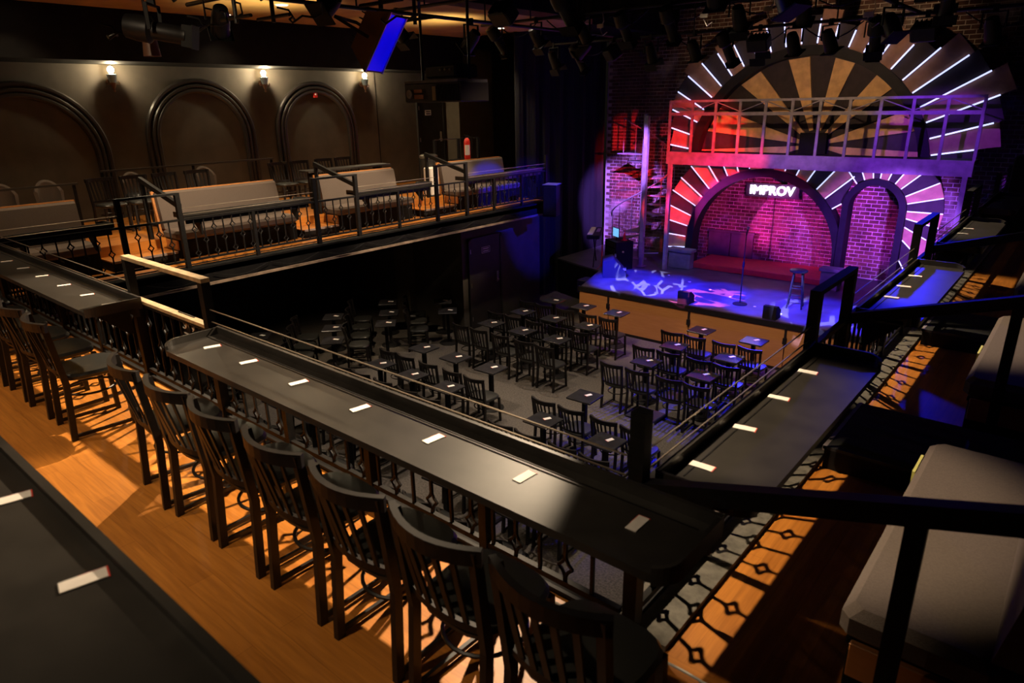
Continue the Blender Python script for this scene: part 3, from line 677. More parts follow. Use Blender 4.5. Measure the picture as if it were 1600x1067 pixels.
# ------------------------------------------------------------------ upholstered benches
def bench(y0, y1, sgn, xf, label, seat_label=None, back=True):
    """sgn=+1: faces +x (left balcony); sgn=-1 faces -x. xf = front edge x"""
    t = thing('bench', label, 'bench', (xf, y0, FB), 0, 'grey upholstered benches'); L = y1-y0; X = lambda a: -sgn*a
    def bx(a, b_, ya, yb, z0, z1, nm, m_, ch=.02):
        x_ = sorted((X(a), X(b_))); return MB().cbox((x_[0], ya, z0), (x_[1], yb, z1), ch).build(nm, m_, t)
    bx(.04, .48, .03, L-.03, 0, .26, 'base_box', PAINT, .005)
    bx(.0, .50, 0, L, .29, .43, 'seat_cushion', FABRIC, .035)
    bx(.03, .50, .03, L-.03, .26, .29, 'seat_board', PAINT, .004); bx(.05, .50, .0, .03, .14, .29, 'end_board', ORWOOD, .004)
    if back:
        # leaning back
        b = MB(); p = [(.46, .43), (.56, .43), (.66, .97), (.60, .99), (.55, .96)]
        b.prism([(X(a), z) for a, z in p] if sgn < 0 else [(X(a), z) for a, z in p][::-1], .03, L-.03, 'y'); b.build('back_cushion', FABRIC, t)
        MB().prism([(X(a), z) for a, z in ((.565, .30), (.62, .30), (.70, 1.0), (.665, 1.0))], .0, L, 'y').build('back_board', ORWOOD, t)
    return t
bench(4.6, 6.75, 1, -10.68, 'grey upholstered bench, second from the camera on the left balcony')
bench(7.6, 9.5, 1, -10.68, 'grey upholstered bench, third from the camera on the left balcony')
bench(10.8, 12.95, 1, -10.68, 'grey upholstered bench on the left balcony nearest the stage')
bench(2.2, 3.52, 1, -10.68, 'grey upholstered bench at the left edge of the frame')
bench(2.32, 4.02, -1, -.41, 'large grey upholstered bench in the bottom right corner')
bench(5.12, 6.95, -1, -.41, 'grey upholstered bench at the right, second from the camera')
bench(8.08, 9.9, -1, -.41, 'grey upholstered bench at the far right, third from the camera')
for i, y in enumerate((3.62, 5.8)):
    tag(MB().box((-.425, y, FB+.33), (-.412, y+.22, FB+.40)).build('tape_strip', YEL), 'pale yellow strip on the front of the %s right bench' % ('near' if i == 0 else 'second'), 'tape')

# ------------------------------------------------------------------ chairs
def chair_proto(label, group):
    t = thing('dining_chair', label, 'chair', (0, 0, 0), 0, group)
    # seat: rounded trapezoid cushion
    def ring(sc, z):
        pl = []
        for i in range(20):
            a = 2*PI*i/20; c, s = math.cos(a), math.sin(a); e = 3.4
            x = math.copysign(abs(c)**(2/e), c)*.205*sc; y = math.copysign(abs(s)**(2/e), s)*.205*sc
            x *= 1+.06*y/.2; pl.append((x, y+.005, z))
        return pl
    b = MB(); rs = [ring(.92, .425), ring(1.0, .435), ring(1.02, .455), ring(.96, .475), ring(.7, .485), ring(.25, .488)]; vs = sum(rs, []); fs = []
    for k_ in range(5):
        for i in range(20): fs.append((k_*20+i, k_*20+(i+1) % 20, (k_+1)*20+(i+1) % 20, (k_+1)*20+i))
    fs += [tuple(range(20))[::-1], tuple(range(100, 120))]; b.add(vs, fs, True); b.build('seat', VINYL, t)
    for s in (-1, 1):
        MB().sweep([(s*.188, .185, 0), (s*.180, .172, .425)], .032, .032, (0, 1, 0)).build('leg', CHAIRM, t)
        MB().sweep([(s*.192, -.215, 0), (s*.188, -.185, .42), (s*.192, -.205, .60), (s*.198, -.235, .865)], .030, .040, (0, 1, 0)).build('leg', CHAIRM, t)
        MB().sweep([(s*.192, -.205, .028), (s*.188, .18, .028)], .018, .022).build('runner', CHAIRM, t)
    def bow(z, w_, d, y0): return [(w_*u, y0-d*(1-u*u), z) for u in [-1+2*i/10 for i in range(11)]]
    MB().sweep(bow(.845, .222, .075, -.225), .026, .060).build('top_rail', CHAIRM, t)
    MB().sweep(bow(.505, .19, .035, -.185), .02, .03).build('lower_rail', CHAIRM, t)
    for i in range(5):
        u = -.62+1.24*i/4; y1 = -.225-.075*(1-u*u); y0 = -.185-.035*(1-u*u)
        MB().sweep([(u*.19, y0, .50), (u*.20, (y0+y1)/2, .66), (u*.21, y1, .82)], .026, .010, (0, 1, 0)).build('slat', CHAIRM, t)
    MB().tube([(.165*math.cos(a), .165*math.sin(a), .30) for a in [2*PI*i/24 for i in range(24)]], .009, 6, closed=True).build('hoop', CHAIRM, t)
    return t
CH = chair_proto('black slat-back chair at the near counter, leftmost of the row', 'chairs at the near counter')
CT = tree_of(CH); first = [True]
def chair(x, y, z, rz, label, group):
    if first[0]:
        first[0] = False; CH.location = (x, y, z); CH.rotation_euler = (0, 0, rz); CH['label'] = label; CH['group'] = group; return CH
    return dup(CH, CT, (x, y, z), (0, 0, rz), label, group)
# near row: top rail bow is at local y -.29
for i, x in enumerate((-3.95, -3.47, -2.98, -2.47, -1.96, -1.47, -.99)):
    chair(x, 1.53, FB, R((-7, 2, -1, 0, 1, -1, 0)[i]), 'black slat-back chair at the long near counter, %s from the left' % ORD[i], 'chairs at the near counter')
for i, x in enumerate((-8.55, -8.05, -7.5, -6.97, -6.45, -5.93, -5.36)):
    chair(x, 1.50, FB, R((3, -2, 2, -3, 0, 2, -4)[i]), 'black slat-back chair at the left rear counter, %s from the portal posts' % ORD[6-i], 'chairs at the left rear counter')
# main floor
rows_ = [(11.15, 'row nearest the stage'), (10.1, 'second row from the stage'), (9.04, 'third row from the stage'), (7.17, 'fourth row from the stage'), (6.19, 'fifth row from the stage'), (5.22, 'sixth row from the stage'), (4.2, 'row farthest from stage')]
lx = (-9.14, -8.66, -8.1, -7.52, -7.03); rx = (-5.61, -5.13, -4.56, -4.08)
for y, rn in rows_:
    for i, x in enumerate(lx):
        chair(x+random.uniform(-.004, .004), y+.325, 0, R(random.uniform(-2, 2)), 'black chair, left floor block, %s, %s from the left' % (rn, ORD[i]), 'chairs on the main floor')
    for i, x in enumerate(rx):
        chair(x+random.uniform(-.004, .004), y+.325, 0, R(random.uniform(-2, 2)), 'black chair, right floor block, %s, %s from the left' % (rn, ORD[i]), 'chairs on the main floor')
side = [[(-12.15, 9.0+.02), (-11.7, 8.62), (-11.25, 8.24), (-10.8, 7.86)], [(-12.05, 7.5), (-11.6, 7.12), (-11.15, 6.76), (-10.7, 6.4)], [(-11.45, 10.03), (-11.02, 9.66), (-10.58, 9.29)], [(-11.95, 5.75), (-11.45, 5.4), (-10.95, 5.1)]]
for k_, rw in enumerate(side):
    for i, (x, y) in enumerate(rw):
        chair(x, y, 0, R(-45), 'black chair under the left balcony, diagonal row %s, %s from the wall' % (('beside the pilaster', 'in the middle', 'by the lower door', 'nearest the rear')[k_], ORD[i]), 'chairs under the left balcony')
# upper left tier
for i, y in enumerate((4.35, 4.85, 5.4, 5.95)):
    chair(-12.35, y, FU, R(-90+(6, -4, 3, -5)[i]), 'black slat-back chair behind the second left bench, %s from the camera' % ORD[i], 'chairs on the upper left tier')
for i, y in enumerate((7.75, 8.25, 8.85, 9.35)):
    chair(-12.55, y, FU, R(-90), 'black slat-back chair behind the third left bench, %s from the camera' % ORD[i], 'chairs on the upper left tier')

# ------------------------------------------------------------------ pedestal tables with a card each
def table_proto():
    t = thing('pedestal_table', 'x', 'table', (0, 0, 0), 0, 'small square tables on the main floor')
    MB().cbox((-.215, -.205, .72), (.215, .205, .75), .006).build('tabletop', TABLEM, t)
    MB().box((-.032, -.032, .03), (.032, .032, .70)).build('column', BLK, t)
    MB().cbox((-.12, -.12, .70), (.12, .12, .72), .004).build('mount_plate', BLK, t)
    MB().lathe([(.21, 0), (.21, .012), (.18, .024), (.05, .04)], 24).build('round_base', BLK, t)
    return t
TP = table_proto(); TT = tree_of(TP); tfirst = [True]
cp_ = thing('table_card', 'x', 'card', (0, 0, 0), 0, 'white cards on the small tables')
MB().box((-.055, -.03, 0), (.055, .03, .003)).build('paper', CARDW, cp_); MB().box((-.06, -.034, 0), (-.05, .034, .002)).build('red_edge', CARDR, cp_)
CP = tree_of(cp_)
def table(x, y, rz, where):
    l = 'small square black table, '+where
    if tfirst[0]:
        tfirst[0] = False; TP.location = (x, y, 0); TP.rotation_euler = (0, 0, rz); TP['label'] = l
        cp_.location = (x+.05, y+.03, .7515); cp_.rotation_euler = (0, 0, rz+.1); cp_['label'] = 'white card on the table '+where
    else:
        dup(TP, TT, (x, y, 0), (0, 0, rz), l); dup(cp_, CP, (x+.03, y+.06, .7515), (0, 0, rz+1.15+random.uniform(-.2, .2)), 'white card on the table '+where)
for (y, rn), ty in zip(rows_, (12.02, 10.9, 9.87, 7.98, 6.93, 5.975, 4.98)):
    for i, x in enumerate((-8.98, -8.15, -7.3)): table(x, ty, R(random.uniform(-3, 3)), 'left block, %s, %s from left' % (rn, ORD[i]))
    for i, x in enumerate((-5.36, -4.31)): table(x, ty, R(random.uniform(-3, 3)), 'right block, %s, %s from left' % (rn, ORD[i]))
for k_, rw in enumerate([[(-11.95, 9.62), (-11.28, 9.08), (-10.74, 8.54)], [(-12.02, 8.15), (-11.36, 7.67), (-10.72, 7.2)], [(-10.35, 9.96), (-11.0, 10.45)], [(-12.11, 6.45), (-11.31, 6.05)]]):
    for i, (x, y) in enumerate(rw): table(x, y, R(-45), 'under the balcony, row %s, %s one' % (('beside the pilaster', 'in the middle', 'by the lower door', 'nearest the rear')[k_], ORD[i]))

# ------------------------------------------------------------------ left wall: arches, sconces, doors, signs
XW = -14.0
def wall_arch(y0, y1, zt, n_, label):
    """raised moulding round a blind arch on the left wall"""
    t = thing('trim_%d' % n_, label, 'arch moulding', (XW, 0, 0)); t['kind'] = 'structure'
    cy, r = (y0+y1)/2, (y1-y0)/2; zs = zt-r
    for k_, (rr, rad, off) in enumerate(((r, .045, .03), (r-.10, .035, .045), (r-.18, .05, .03))):
        pts = [(off, cy-rr, FU)]+[(off, cy-rr*math.cos(R(180*i/28)), zs+rr*math.sin(R(180*i/28))) for i in range(29)]+[(off, cy+rr, FU)]
        MB().tube(pts, rad, 8).build('moulding', TRIM, t)
    inner = [(cy-(r-.2), FU)]+[(cy-(r-.2)*math.cos(R(180*i/24)), zs+(r-.2)*math.sin(R(180*i/24))) for i in range(25)]+[(cy+(r-.2), FU)]
    MB().prism(inner, 0, .012, 'x').build('recess_panel', WALL, t)
wall_arch(2.62, 5.08, 5.47, 6, 'dark moulded blind arch at the left edge of the wall')
wall_arch(5.82, 8.0, 5.55, 7, 'dark moulded blind arch in the middle of the left wall')
wall_arch(8.58, 10.68, 5.53, 8, 'dark moulded blind arch with a red alarm, nearest the stage')
t = thing('fire_alarm', 'small red fire alarm inside the third wall arch', 'alarm', (XW+.02, 9.63, 5.29))
MB().cbox((0, -.05, -.07), (.05, .05, .07), .008).build('box', REDX, t); MB().lathe([(.025, .05), (.015, .065)], 10, axis='x').build('strobe', WHITE, t)
for i, y in enumerate((5.33, 8.33, 10.98)):
    t = thing('wall_sconce', 'glowing torch-shaped wall sconce, %s from the camera' % ('nearest', 'middle', 'farthest')[i], 'sconce', (XW, y, 5.47), 0, 'torch sconces on the left wall')
    MB().lathe([(.05, 0), (.05, .03), (.02, .04)], 12, (0, 0, .05), 'x').build('wall_plate', BRASS, t)
    MB().tube([(.03, 0, .05), (.10, 0, .0), (.15, 0, .04)], .012, 7).build('arm', BRASS, t)
    MB().lathe([(.006, -.14), (.022, -.12), (.014, -.09), (.03, -.06), (.045, -.02), (.05, .02)], 12, (.16, 0, 0)).build('finial', BRASS, t)
    MB().lathe([(.05, .02), (.075, .10), (.085, .16), (.05, .165)], 14, (.16, 0, 0)).build('glass_cup', GLASSB, t)
    for s in (-1, 1): MB().tube([(.16, s*.05, .0), (.16, s*.11, -.01), (.16, s*.12, .03), (.16, s*.10, .045)], .008, 6).build('scroll', BRASS, t)
    MB().lathe([(.012, .165), (.045, .20), (.055, .24), (.04, .28), (.008, .30)], 14, (.16, 0, 0)).build('bulb', BULB, t)
    p_ = point('sconce_light', (XW+.24, y, 5.47+.25), (1, .80, .50), (48, 75, 55)[i], .03)
for n_, (y, z0, z1) in enumerate(((11.35, FU, 5.75), (11.95, FU, 5.75))):
    pass
struct(MB().box((XW, 11.40, FU), (XW+.012, 11.412, 5.8)).build('trim_9', PAINT), 'thin black joint in the left wall near the upper door', 'joint')
def door(name, x, y0, y1, z0, label, sign_label, sgn=1):
    t = thing(name, label, 'door', (x, y0, z0)); t['kind'] = 'structure'; w_ = y1-y0
    MB().box((0, 0, 0), (.045, w_, 2.08)).build('leaf', DOORM, t)
    MB().box((0, -.06, 0), (.06, 0, 2.14)).build('jamb', DOORM, t); MB().box((0, w_, 0), (.06, w_+.06, 2.14)).build('jamb', DOORM, t); MB().box((0, -.06, 2.08), (.06, w_+.06, 2.14)).build('head', DOORM, t)
    h = MB().cbox((.045, w_-.14, .98), (.06, w_-.07, 1.24), .006).build('lock_plate', CHROME, t)
    MB().tube([(.06, w_-.10, 1.04), (.10, w_-.10, 1.04), (.10, w_-.22, 1.04)], .011, 8).build('lever', CHROME, h)
    for z in (.25, 1.05, 1.85): MB().tube([(.055, .0, z-.05), (.055, .0, z+.05)], .012, 7).build('hinge', CHROME, t)
    return t
door('door_1', XW, 12.75, 13.62, FU, 'dark door with steel lever lock at the back of the left balcony', '')
door('door_2', -10.62, 10.98, 12.0, 0, 'black door with steel lever lock under the left balcony', '')
def sign(x, y, z, w_, h_, face, ink, label, frame=None):
    t = thing('door_sign', label, 'sign', (x, y, z))
    MB().box((0, -w_/2, -h_/2), (.008, w_/2, h_/2)).build('plate', face, t)
    for zz in (-.22, .22): MB().box((.008, -w_*.38, zz*h_-.012), (.0095, w_*.38, zz*h_+.012)).build('printed_line', ink, t)
    if frame:
        for a, b_ in (((0, -w_/2-.01, -h_/2-.01), (.01, w_/2+.01, -h_/2)), ((0, -w_/2-.01, h_/2), (.01, w_/2+.01, h_/2+.01)), ((0, -w_/2-.01, -h_/2), (.01, -w_/2, h_/2)), ((0, w_/2, -h_/2), (.01, w_/2+.01, h_/2))): MB().box(a, b_).build('frame', frame, t)
sign(XW+.046, 13.08, 4.83, .21, .13, WHITE, BLK, 'small white sign on the upper left door')
sign(-10.62+.046, 11.5, 1.82, .26, .12, DOORM, WHITE, 'small outlined sign on the lower black door', WHITE)
struct(MB().box((XW, 13.75, FU), (XW+.55, 15.1, 6.4)).build('wall_pier', PALEW), 'pale wall pier right of the upper door', 'wall')
struct(MB().box((-14.2, 17.0, 0), (-11.0, 17.1, 7)).build('wall_far_left', WALLD), 'black end wall beyond the left balcony', 'wall')
struct(MB().box((-14.2, 13.2, 0), (-10.7, 13.26, FB)).build('wall_balcony_end', WALLD), 'dark wall under the end of the left balcony', 'wall')
# fire extinguisher, bin, white cabinet, loudspeaker
t = thing('fire_extinguisher', 'red fire extinguisher on the left balcony behind the last bench', 'extinguisher', (-11.62, 12.1, FU+.68))
MB().lathe([(.07, 0), (.075, .02), (.075, .40), (.055, .46), (.025, .49)], 16).build('cylinder', REDX, t)
MB().lathe([(.02, .49), (.025, .51), (.025, .54)], 10).build('valve', BLK, t); MB().box((-.01, -.08, .54), (.01, .06, .56)).build('handle', BLK, t)
MB().tube([(0, .05, .53), (.05, .10, .50), (.07, .09, .3), (.075, .05, .15)], .010, 6).build('hose', BLK, t)
MB().prism([(.0755*math.cos(R(a)), .0755*math.sin(R(a))) for a in range(-95, 6, 10)]+[(.07*math.cos(R(a)), .07*math.sin(R(a))) for a in range(5, -96, -10)], .10, .33).build('paper_label', WHITE, t)
t = thing('extinguisher_stand', 'low black cabinet under the fire extinguisher', 'cabinet', (-11.75, 12.1, FU))
MB().cbox((-.2, -.25, .0), (.2, .25, .66), .008).build('body', PAINT, t); MB().cbox((-.22, -.27, .66), (.22, .27, .68), .005).build('top', BLK, t)
t = thing('trash_bin', 'black perforated litter bin with steel rim by the upper door', 'bin', (-12.1, 11.28, FU))
MB().lathe([(.17, 0), (.20, .03), (.21, .72), (.19, .74)], 22).build('body', mat('mesh_black', (.03, .03, .03), .4, .3, bump=.8, bs=90), t)
MB().lathe([(.195, .74), (.215, .75), (.215, .80), (.17, .83), (.06, .84)], 22).build('rim_lid', CHROME, t)
t = thing('white_cabinet', 'white lit cabinet beside the steps of the left balcony', 'cabinet', (-11.32, 10.56, FU), 0)
MB().cbox((-.10, -.10, .02), (.12, .17, .62), .02).build('body', WHITE, t); MB().box((-.11, -.11, 0), (.13, .18, .02)).build('plinth', PAINT, t)
MB().box((.12, .0, .5), (.125, .06, .52)).build('handle', BLK, t)
t = thing('loudspeaker', 'black loudspeaker hung at the stage end of the left balcony', 'loudspeaker', (XL+.36, 12.78, 2.52), R(18))
MB().prism([(-.16, -.2), (.16, -.2), (.13, .18), (-.13, .18)], 0, .72).build('cabinet', PAINT, t)
MB().box((-.14, -.212, .04), (.14, -.2, .68)).build('grille', BLK, t); MB().box((-.17, -.21, .72), (.17, .19, .735)).build('top_plate', TRUSS, t)
MB().box((-.32, -.03, .05), (-.15, .03, .27)).build('wall_bracket', BLK, t)
# counters and rail behind the benches on the upper tier
t = counter('black high counter behind the third left bench', -9.75, -7.7, False, (-12.05, 0, FU), -PI/2, dep=.40)
for x in (-9.6, -7.85): MB().box((x-.03, .17, 0), (x+.03, .23, .715)).build('leg', BLK, t)
t = thing('tier_railing', 'thin dark rail standing behind the second left bench', 'railing', (-12.95, 0, FU))
MB().box((-.02, 4.5, .93), (.05, 7.75, .96)).build('top_bar', TRIM, t)
for y in (4.52, 6.1, 7.72): MB().box((-.015, y-.02, 0), (.015, y+.02, .93)).build('post', BLK, t)
t = thing('tier_railing', 'thin dark rail behind the bench at the left frame edge', 'railing', (-12.6, 0, FU))
MB().box((-.02, 2.2, .80), (.05, 4.0, .83)).build('top_bar', TRIM, t)
for y in (2.3, 3.95): MB().box((-.015, y-.02, 0), (.015, y+.02, .80)).build('post', BLK, t)
t = thing('tier_railing', 'thin rail beyond the fire extinguisher', 'railing', (-12.2, 0, FU))
MB().box((-.012, 11.6, 1.12), (.012, 13.1, 1.14)).build('top_bar', TRIM, t)
for y in (11.6, 12.4, 13.1): MB().box((-.03, y-.03, 0), (.03, y+.03, 1.12)).build('post', BLK, t)
def round_chair(y, x, label):
    t = thing('tub_chair', label, 'chair', (x, y, FU), R(-90), 'padded round-back chairs by the left wall')
    MB().lathe([(.19, .40), (.22, .42), (.22, .46), (.18, .49), (.02, .50)], 18).build('seat', VINYL, t)
    vs = []; fs = []; n_ = 14
    for i in range(n_+1):
        a = R(205+130*i/n_); h_ = .86-.16*abs(i/n_-.5)**2*4
        for r_, z in ((.22, .46), (.24, h_-.03), (.215, h_), (.18, h_-.03), (.175, .46)): vs.append((r_*math.cos(a), r_*math.sin(a), z))
    for i in range(n_):
        for k_ in range(5): fs.append((i*5+k_, i*5+(k_+1) % 5, (i+1)*5+(k_+1) % 5, (i+1)*5+k_))
    fs += [(0, 1, 2, 3, 4), tuple(range(n_*5, n_*5+5))[::-1]]
    MB().add(vs, fs, True).build('back', FABRIC, t)
    for k_ in range(4): a = R(45+90*k_); MB().tube([(.17*math.cos(a), .17*math.sin(a), 0), (.14*math.cos(a), .14*math.sin(a), .41)], .016, 7).build('leg', CHAIRM, t)
for i, (y, x) in enumerate(((3.1, -13.1), (3.75, -13.1), (5.2, -13.35), (6.55, -13.35))): round_chair(y, x, 'padded round-back chair by the left wall, %s from the camera' % ORD[i])
# no-smoking sign on the portal and white cable
t = thing('notice_sign', 'black sign with two white prohibition circles on the rear rail portal', 'sign', (-5.02, YA+.02, FB+.66))
MB().box((-.13, -.008, -.10), (.13, 0, .10)).build('plate', BLK, t)
for x in (-.06, .06):
    MB().tube([(x+.042*math.cos(a), -.010, .02+.042*math.sin(a)) for a in [2*PI*i/20 for i in range(20)]], .005, 5, closed=True).build('circle', WHITE, t)
    MB().tube([(x-.03, -.010, .05), (x+.03, -.010, -.01)], .004, 5).build('slash', WHITE, t)
MB().box((x-.16, -.0105, -.065), (x+.04, -.009, -.055)).build('printed_line', WHITE, t)
tag(MB().tube([(-3.0+2.3*k_/14, YA-.06, FB+.028+.012*abs(math.sin(k_*1.1))) for k_ in range(15)], .006, 5).build('cable', WHITE), 'white cable lying along the foot of the near railing', 'cable')

# ------------------------------------------------------------------ lighting rig
def pipe(a, b_, label):
    t = thing('lighting_pipe', label, 'pipe', a); d = Vector(b_)-Vector(a)
    MB().tube([(0, 0, 0), d], .026, 8).build('tube', FIXM, t)
    n_ = max(2, int(d.length/2.2))
    for i in range(n_):
        p = d*((i+.5)/n_); zt = (7.5 if a[0]+p.x > -9.0 else 6.6)-a[2]
        MB().tube([p, (p.x, p.y, zt)], .012, 6).build('hanger', FIXM, t)
    return t
PIPES = [((-9.4, 4.7, 6.28), (1.0, 4.7, 6.28), 'nearest'), ((-9.4, 7.7, 6.4), (.5, 7.7, 6.4), 'second'), ((-9.4, 10.3, 6.4), (0, 10.3, 6.4), 'third'), ((-9.4, 11.9, 6.12), (0, 11.9, 6.12), 'farthest')]
for a, b_, l in PIPES: pipe(a, b_, 'black lighting pipe across the rig, %s from the camera' % l)
pipe((-2.45, 2.4, 6.15), (-2.45, 12.2, 6.15), 'black lighting pipe running towards the stage at the right')
pipe((-7.7, 2.4, 6.2), (-7.7, 12.2, 6.2), 'black lighting pipe running towards the stage at the left')
HM = {}
def house(kind):
    if kind in HM: return HM[kind]
    if kind == 'par':
        h = MB().lathe([(.03, .17), (.075, .15), (.095, .06), (.10, -.10), (.105, -.17), (.095, -.17), (.09, -.10), (.01, -.09)], 18)
        e = MB().box((-.125, -.125, -.185), (.125, .125, -.17))
    elif kind == 'leko':
        h = MB().lathe([(.04, .27), (.10, .25), (.115, .15), (.115, .05), (.08, .02), (.078, -.22), (.088, -.24), (.088, -.27), (.01, -.26)], 18)
        e = MB()
        for k_ in range(5): e.box((-.09+.04*k_, -.092, -.24), (-.085+.04*k_, .092, -.33))
        e.box((-.10, -.10, -.33), (.10, .10, -.34))
    else:   # led fixture
        h = MB().cbox((-.17, -.12, -.08), (.17, .12, .14), .02); e = MB()
        for k_ in range(5): e.box((-.13+.06*k_, -.10, .14), (-.12+.06*k_, .10, .17))
    HM[kind] = (h.mesh('housing', FIXM), e.mesh('front_frame', BLK)); return HM[kind]
yoke = MB(); yoke.sweep([(-.15, 0, -.27), (-.15, 0, -.06), (.15, 0, -.06), (.15, 0, -.27)], .02, .03, (0, 1, 0)); YOKE = yoke.mesh('yoke', BLK)
CLAMP = MB().box((-.025, -.03, -.06), (.025, .03, .035)).tube([(.03, 0, 0), (.07, 0, 0)], .008, 6).mesh('clamp', BLK)
BARN = MB().box((-.13, -.128, -.30), (.13, -.122, -.17)).box((-.13, .122, -.30), (.13, .128, -.17)).mesh('barn_door', BLK)
LENSES = {'dark': mat('dark_lens', (.04, .04, .06), .15), 'blue': mat('blue_lens', (.02, .03, .5), .2, emit=(.02, .03, 1), es=1.0)}
LM = {k_: MB().lathe([(.092, -.166), (.09, -.168), (.01, -.165)], 16).mesh('lens', m_) for k_, m_ in LENSES.items()}
cnt = {}
def fixture(kind, hang, tgt, where, lens='dark', barn=False, drop=0):
    i = cnt.get(where, 0); cnt[where] = i+1
    nm = {'par': 'par_light', 'leko': 'profile_spotlight', 'led': 'wash_light'}[kind]
    h = Vector(hang); d = (Vector(tgt)-(h+Vector((0, 0, -.27)))); yaw = math.atan2(d.y, d.x)-PI/2
    t = thing(nm, 'black stage light on the %s, %s from its left end' % (where, ORD[i]), 'stage light', hang, yaw, 'stage lights in the rig')
    inst(CLAMP, 'clamp', t); inst(YOKE, 'yoke', t)
    pit = math.atan2(math.hypot(d.x, d.y), -d.z)
    q = inst(house(kind)[0], 'housing', t, (0, 0, -.27), (pit, 0, 0)); inst(house(kind)[1], 'front_frame', q)
    if kind == 'par': inst(LM[lens], 'lens', q)
    if barn: inst(BARN, 'barn_door', q)
    return t
# stage-side pipe
for i, x in enumerate((-8.9, -8.3, -7.5, -6.7, -5.85, -5.25, -4.7, -4.15, -3.6, -2.95, -2.3, -1.5, -.9)):
    fixture(('par', 'leko', 'led', 'par')[i % 4], (x, 11.9, 6.12), (x*.8-1.0+(i % 3)*.7, 14.5, 1), 'farthest rig pipe', 'blue' if i in (0, 7) else 'dark', i % 3 == 0)
for i, x in enumerate((-9.0, -8.1, -7.1, -6.3, -5.5, -4.4, -3.5, -1.8, -.9)):
    fixture(('leko', 'par', 'par', 'leko')[i % 4], (x, 10.3, 6.4), (x*.7-1.5, 14.2, 1), 'third rig pipe', 'blue' if i == 5 else 'dark', i % 2 == 1)
for i, x in enumerate((-8.8, -6.6, -5.6, -3.6, -1.5)):
    fixture(('par', 'led', 'leko')[i % 3], (x, 7.7, 6.4), (x*.8-1, 13, 1), 'second rig pipe', 'dark', i % 2 == 0)
fixture('leko', (-6.75, 3.05, 5.95), (-3.8, 6.1, 4.9), 'left rig arm', 'dark')
for i, (a, b_, e, c_) in enumerate(HOUSE):
    fixture('par', a, b_, 'right lengthwise rig pipe' if i < 3 else ('nearest rig pipe' if i < 5 else 'left lengthwise rig pipe'))
for i, (x, y) in enumerate(((-7.2, 4.1), (-6.9, 4.35), (-5.35, 4.5), (-6.1, 5.6))):
    t = thing('drop_pipe', 'black vertical drop pipe in the upper left rig, %s from the left' % ORD[i], 'pipe', (x, y, 5.85), 0, 'drop pipes of the rig')
    MB().tube([(0, 0, 0), (0, 0, 1.64 if x > -9 else .74)], .022, 8).build('tube', FIXM, t); MB().tube([(-.3, 0, .05), (.3, 0, .05)], .018, 7).build('side_arm', FIXM, t)
for i in range(9):
    x = -8.6+i*.42; y = 3.3+(i*37 % 10)*.14; z = 5.9+(i*53 % 7)*.05
    tag(MB().tube([(x+.8*k_/10, y+.1*math.sin(k_), z-.16*math.sin(PI*k_/10)+.03*math.sin(k_*2.3)) for k_ in range(11)], .011, 5).build('cable', BLK), 'tangled black cable in the upper left rig, %s from the left' % ORD[i], 'cable', 'tangled cables at the upper left')
t = thing('par_light', 'brown can light pointing down in the upper left rig', 'stage light', (-7.25, 3.2, 5.80))
MB().lathe([(.03, 0), (.06, -.03), (.065, -.14), (.08, -.30), (.07, -.30), (.02, -.2)], 14).build('housing', mat('brown_can', (.17, .08, .045), .5), t); MB().tube([(0, 0, 0), (0, 0, 1.7)], .012, 6).build('stem', BLK, t)
# big flood with a blue gel
d_ = Vector((.72, .42, -.50)).normalized(); q_ = d_.to_track_quat('-Z', 'Y').to_euler()
t = thing('flood_light', 'large square flood light with a blue gel hanging near the left', 'flood light', (-5.66, 4.75, 5.60), 0, None, q_)
MB().prism([(-.17, -.25), (.17, -.25), (.17, .25), (-.17, .25)], -.02, .10).build('gel_frame_box', FIXM, t)
MB().add([(-.24, -.30, -.03), (.24, -.30, -.03), (.24, .30, -.03), (-.24, .30, -.03), (-.13, -.18, .22), (.13, -.18, .22), (.13, .18, .22), (-.13, .18, .22)], [(0, 3, 2, 1), (4, 5, 6, 7), (0, 1, 5, 4), (1, 2, 6, 5), (2, 3, 7, 6), (3, 0, 4, 7)]).build('reflector_housing', BRASS, t)
MB().box((-.22, -.28, -.036), (.22, .28, -.031)).build('blue_gel', GEL, t)
for s in (-1, 1): MB().box((s*.235-.012, -.30, -.05), (s*.235+.012, .30, -.03)).build('gel_frame', CHROME, t)
for k_ in range(6): MB().box((-.10, -.15+.06*k_, .22), (.10, -.14+.06*k_, .27)).build('cooling_fin', FIXM, t)
MB().sweep([(-.26, 0, .05), (-.26, 0, .42), (.26, 0, .42), (.26, 0, .05)], .02, .03, (0, 1, 0)).build('yoke', BLK, t)
spot('blue_flood_light', Vector((-5.66, 4.75, 5.6))+d_*.1, Vector((-5.66, 4.75, 5.6))+d_*3, (.03, .04, 1), 60, 110, .8, .15)
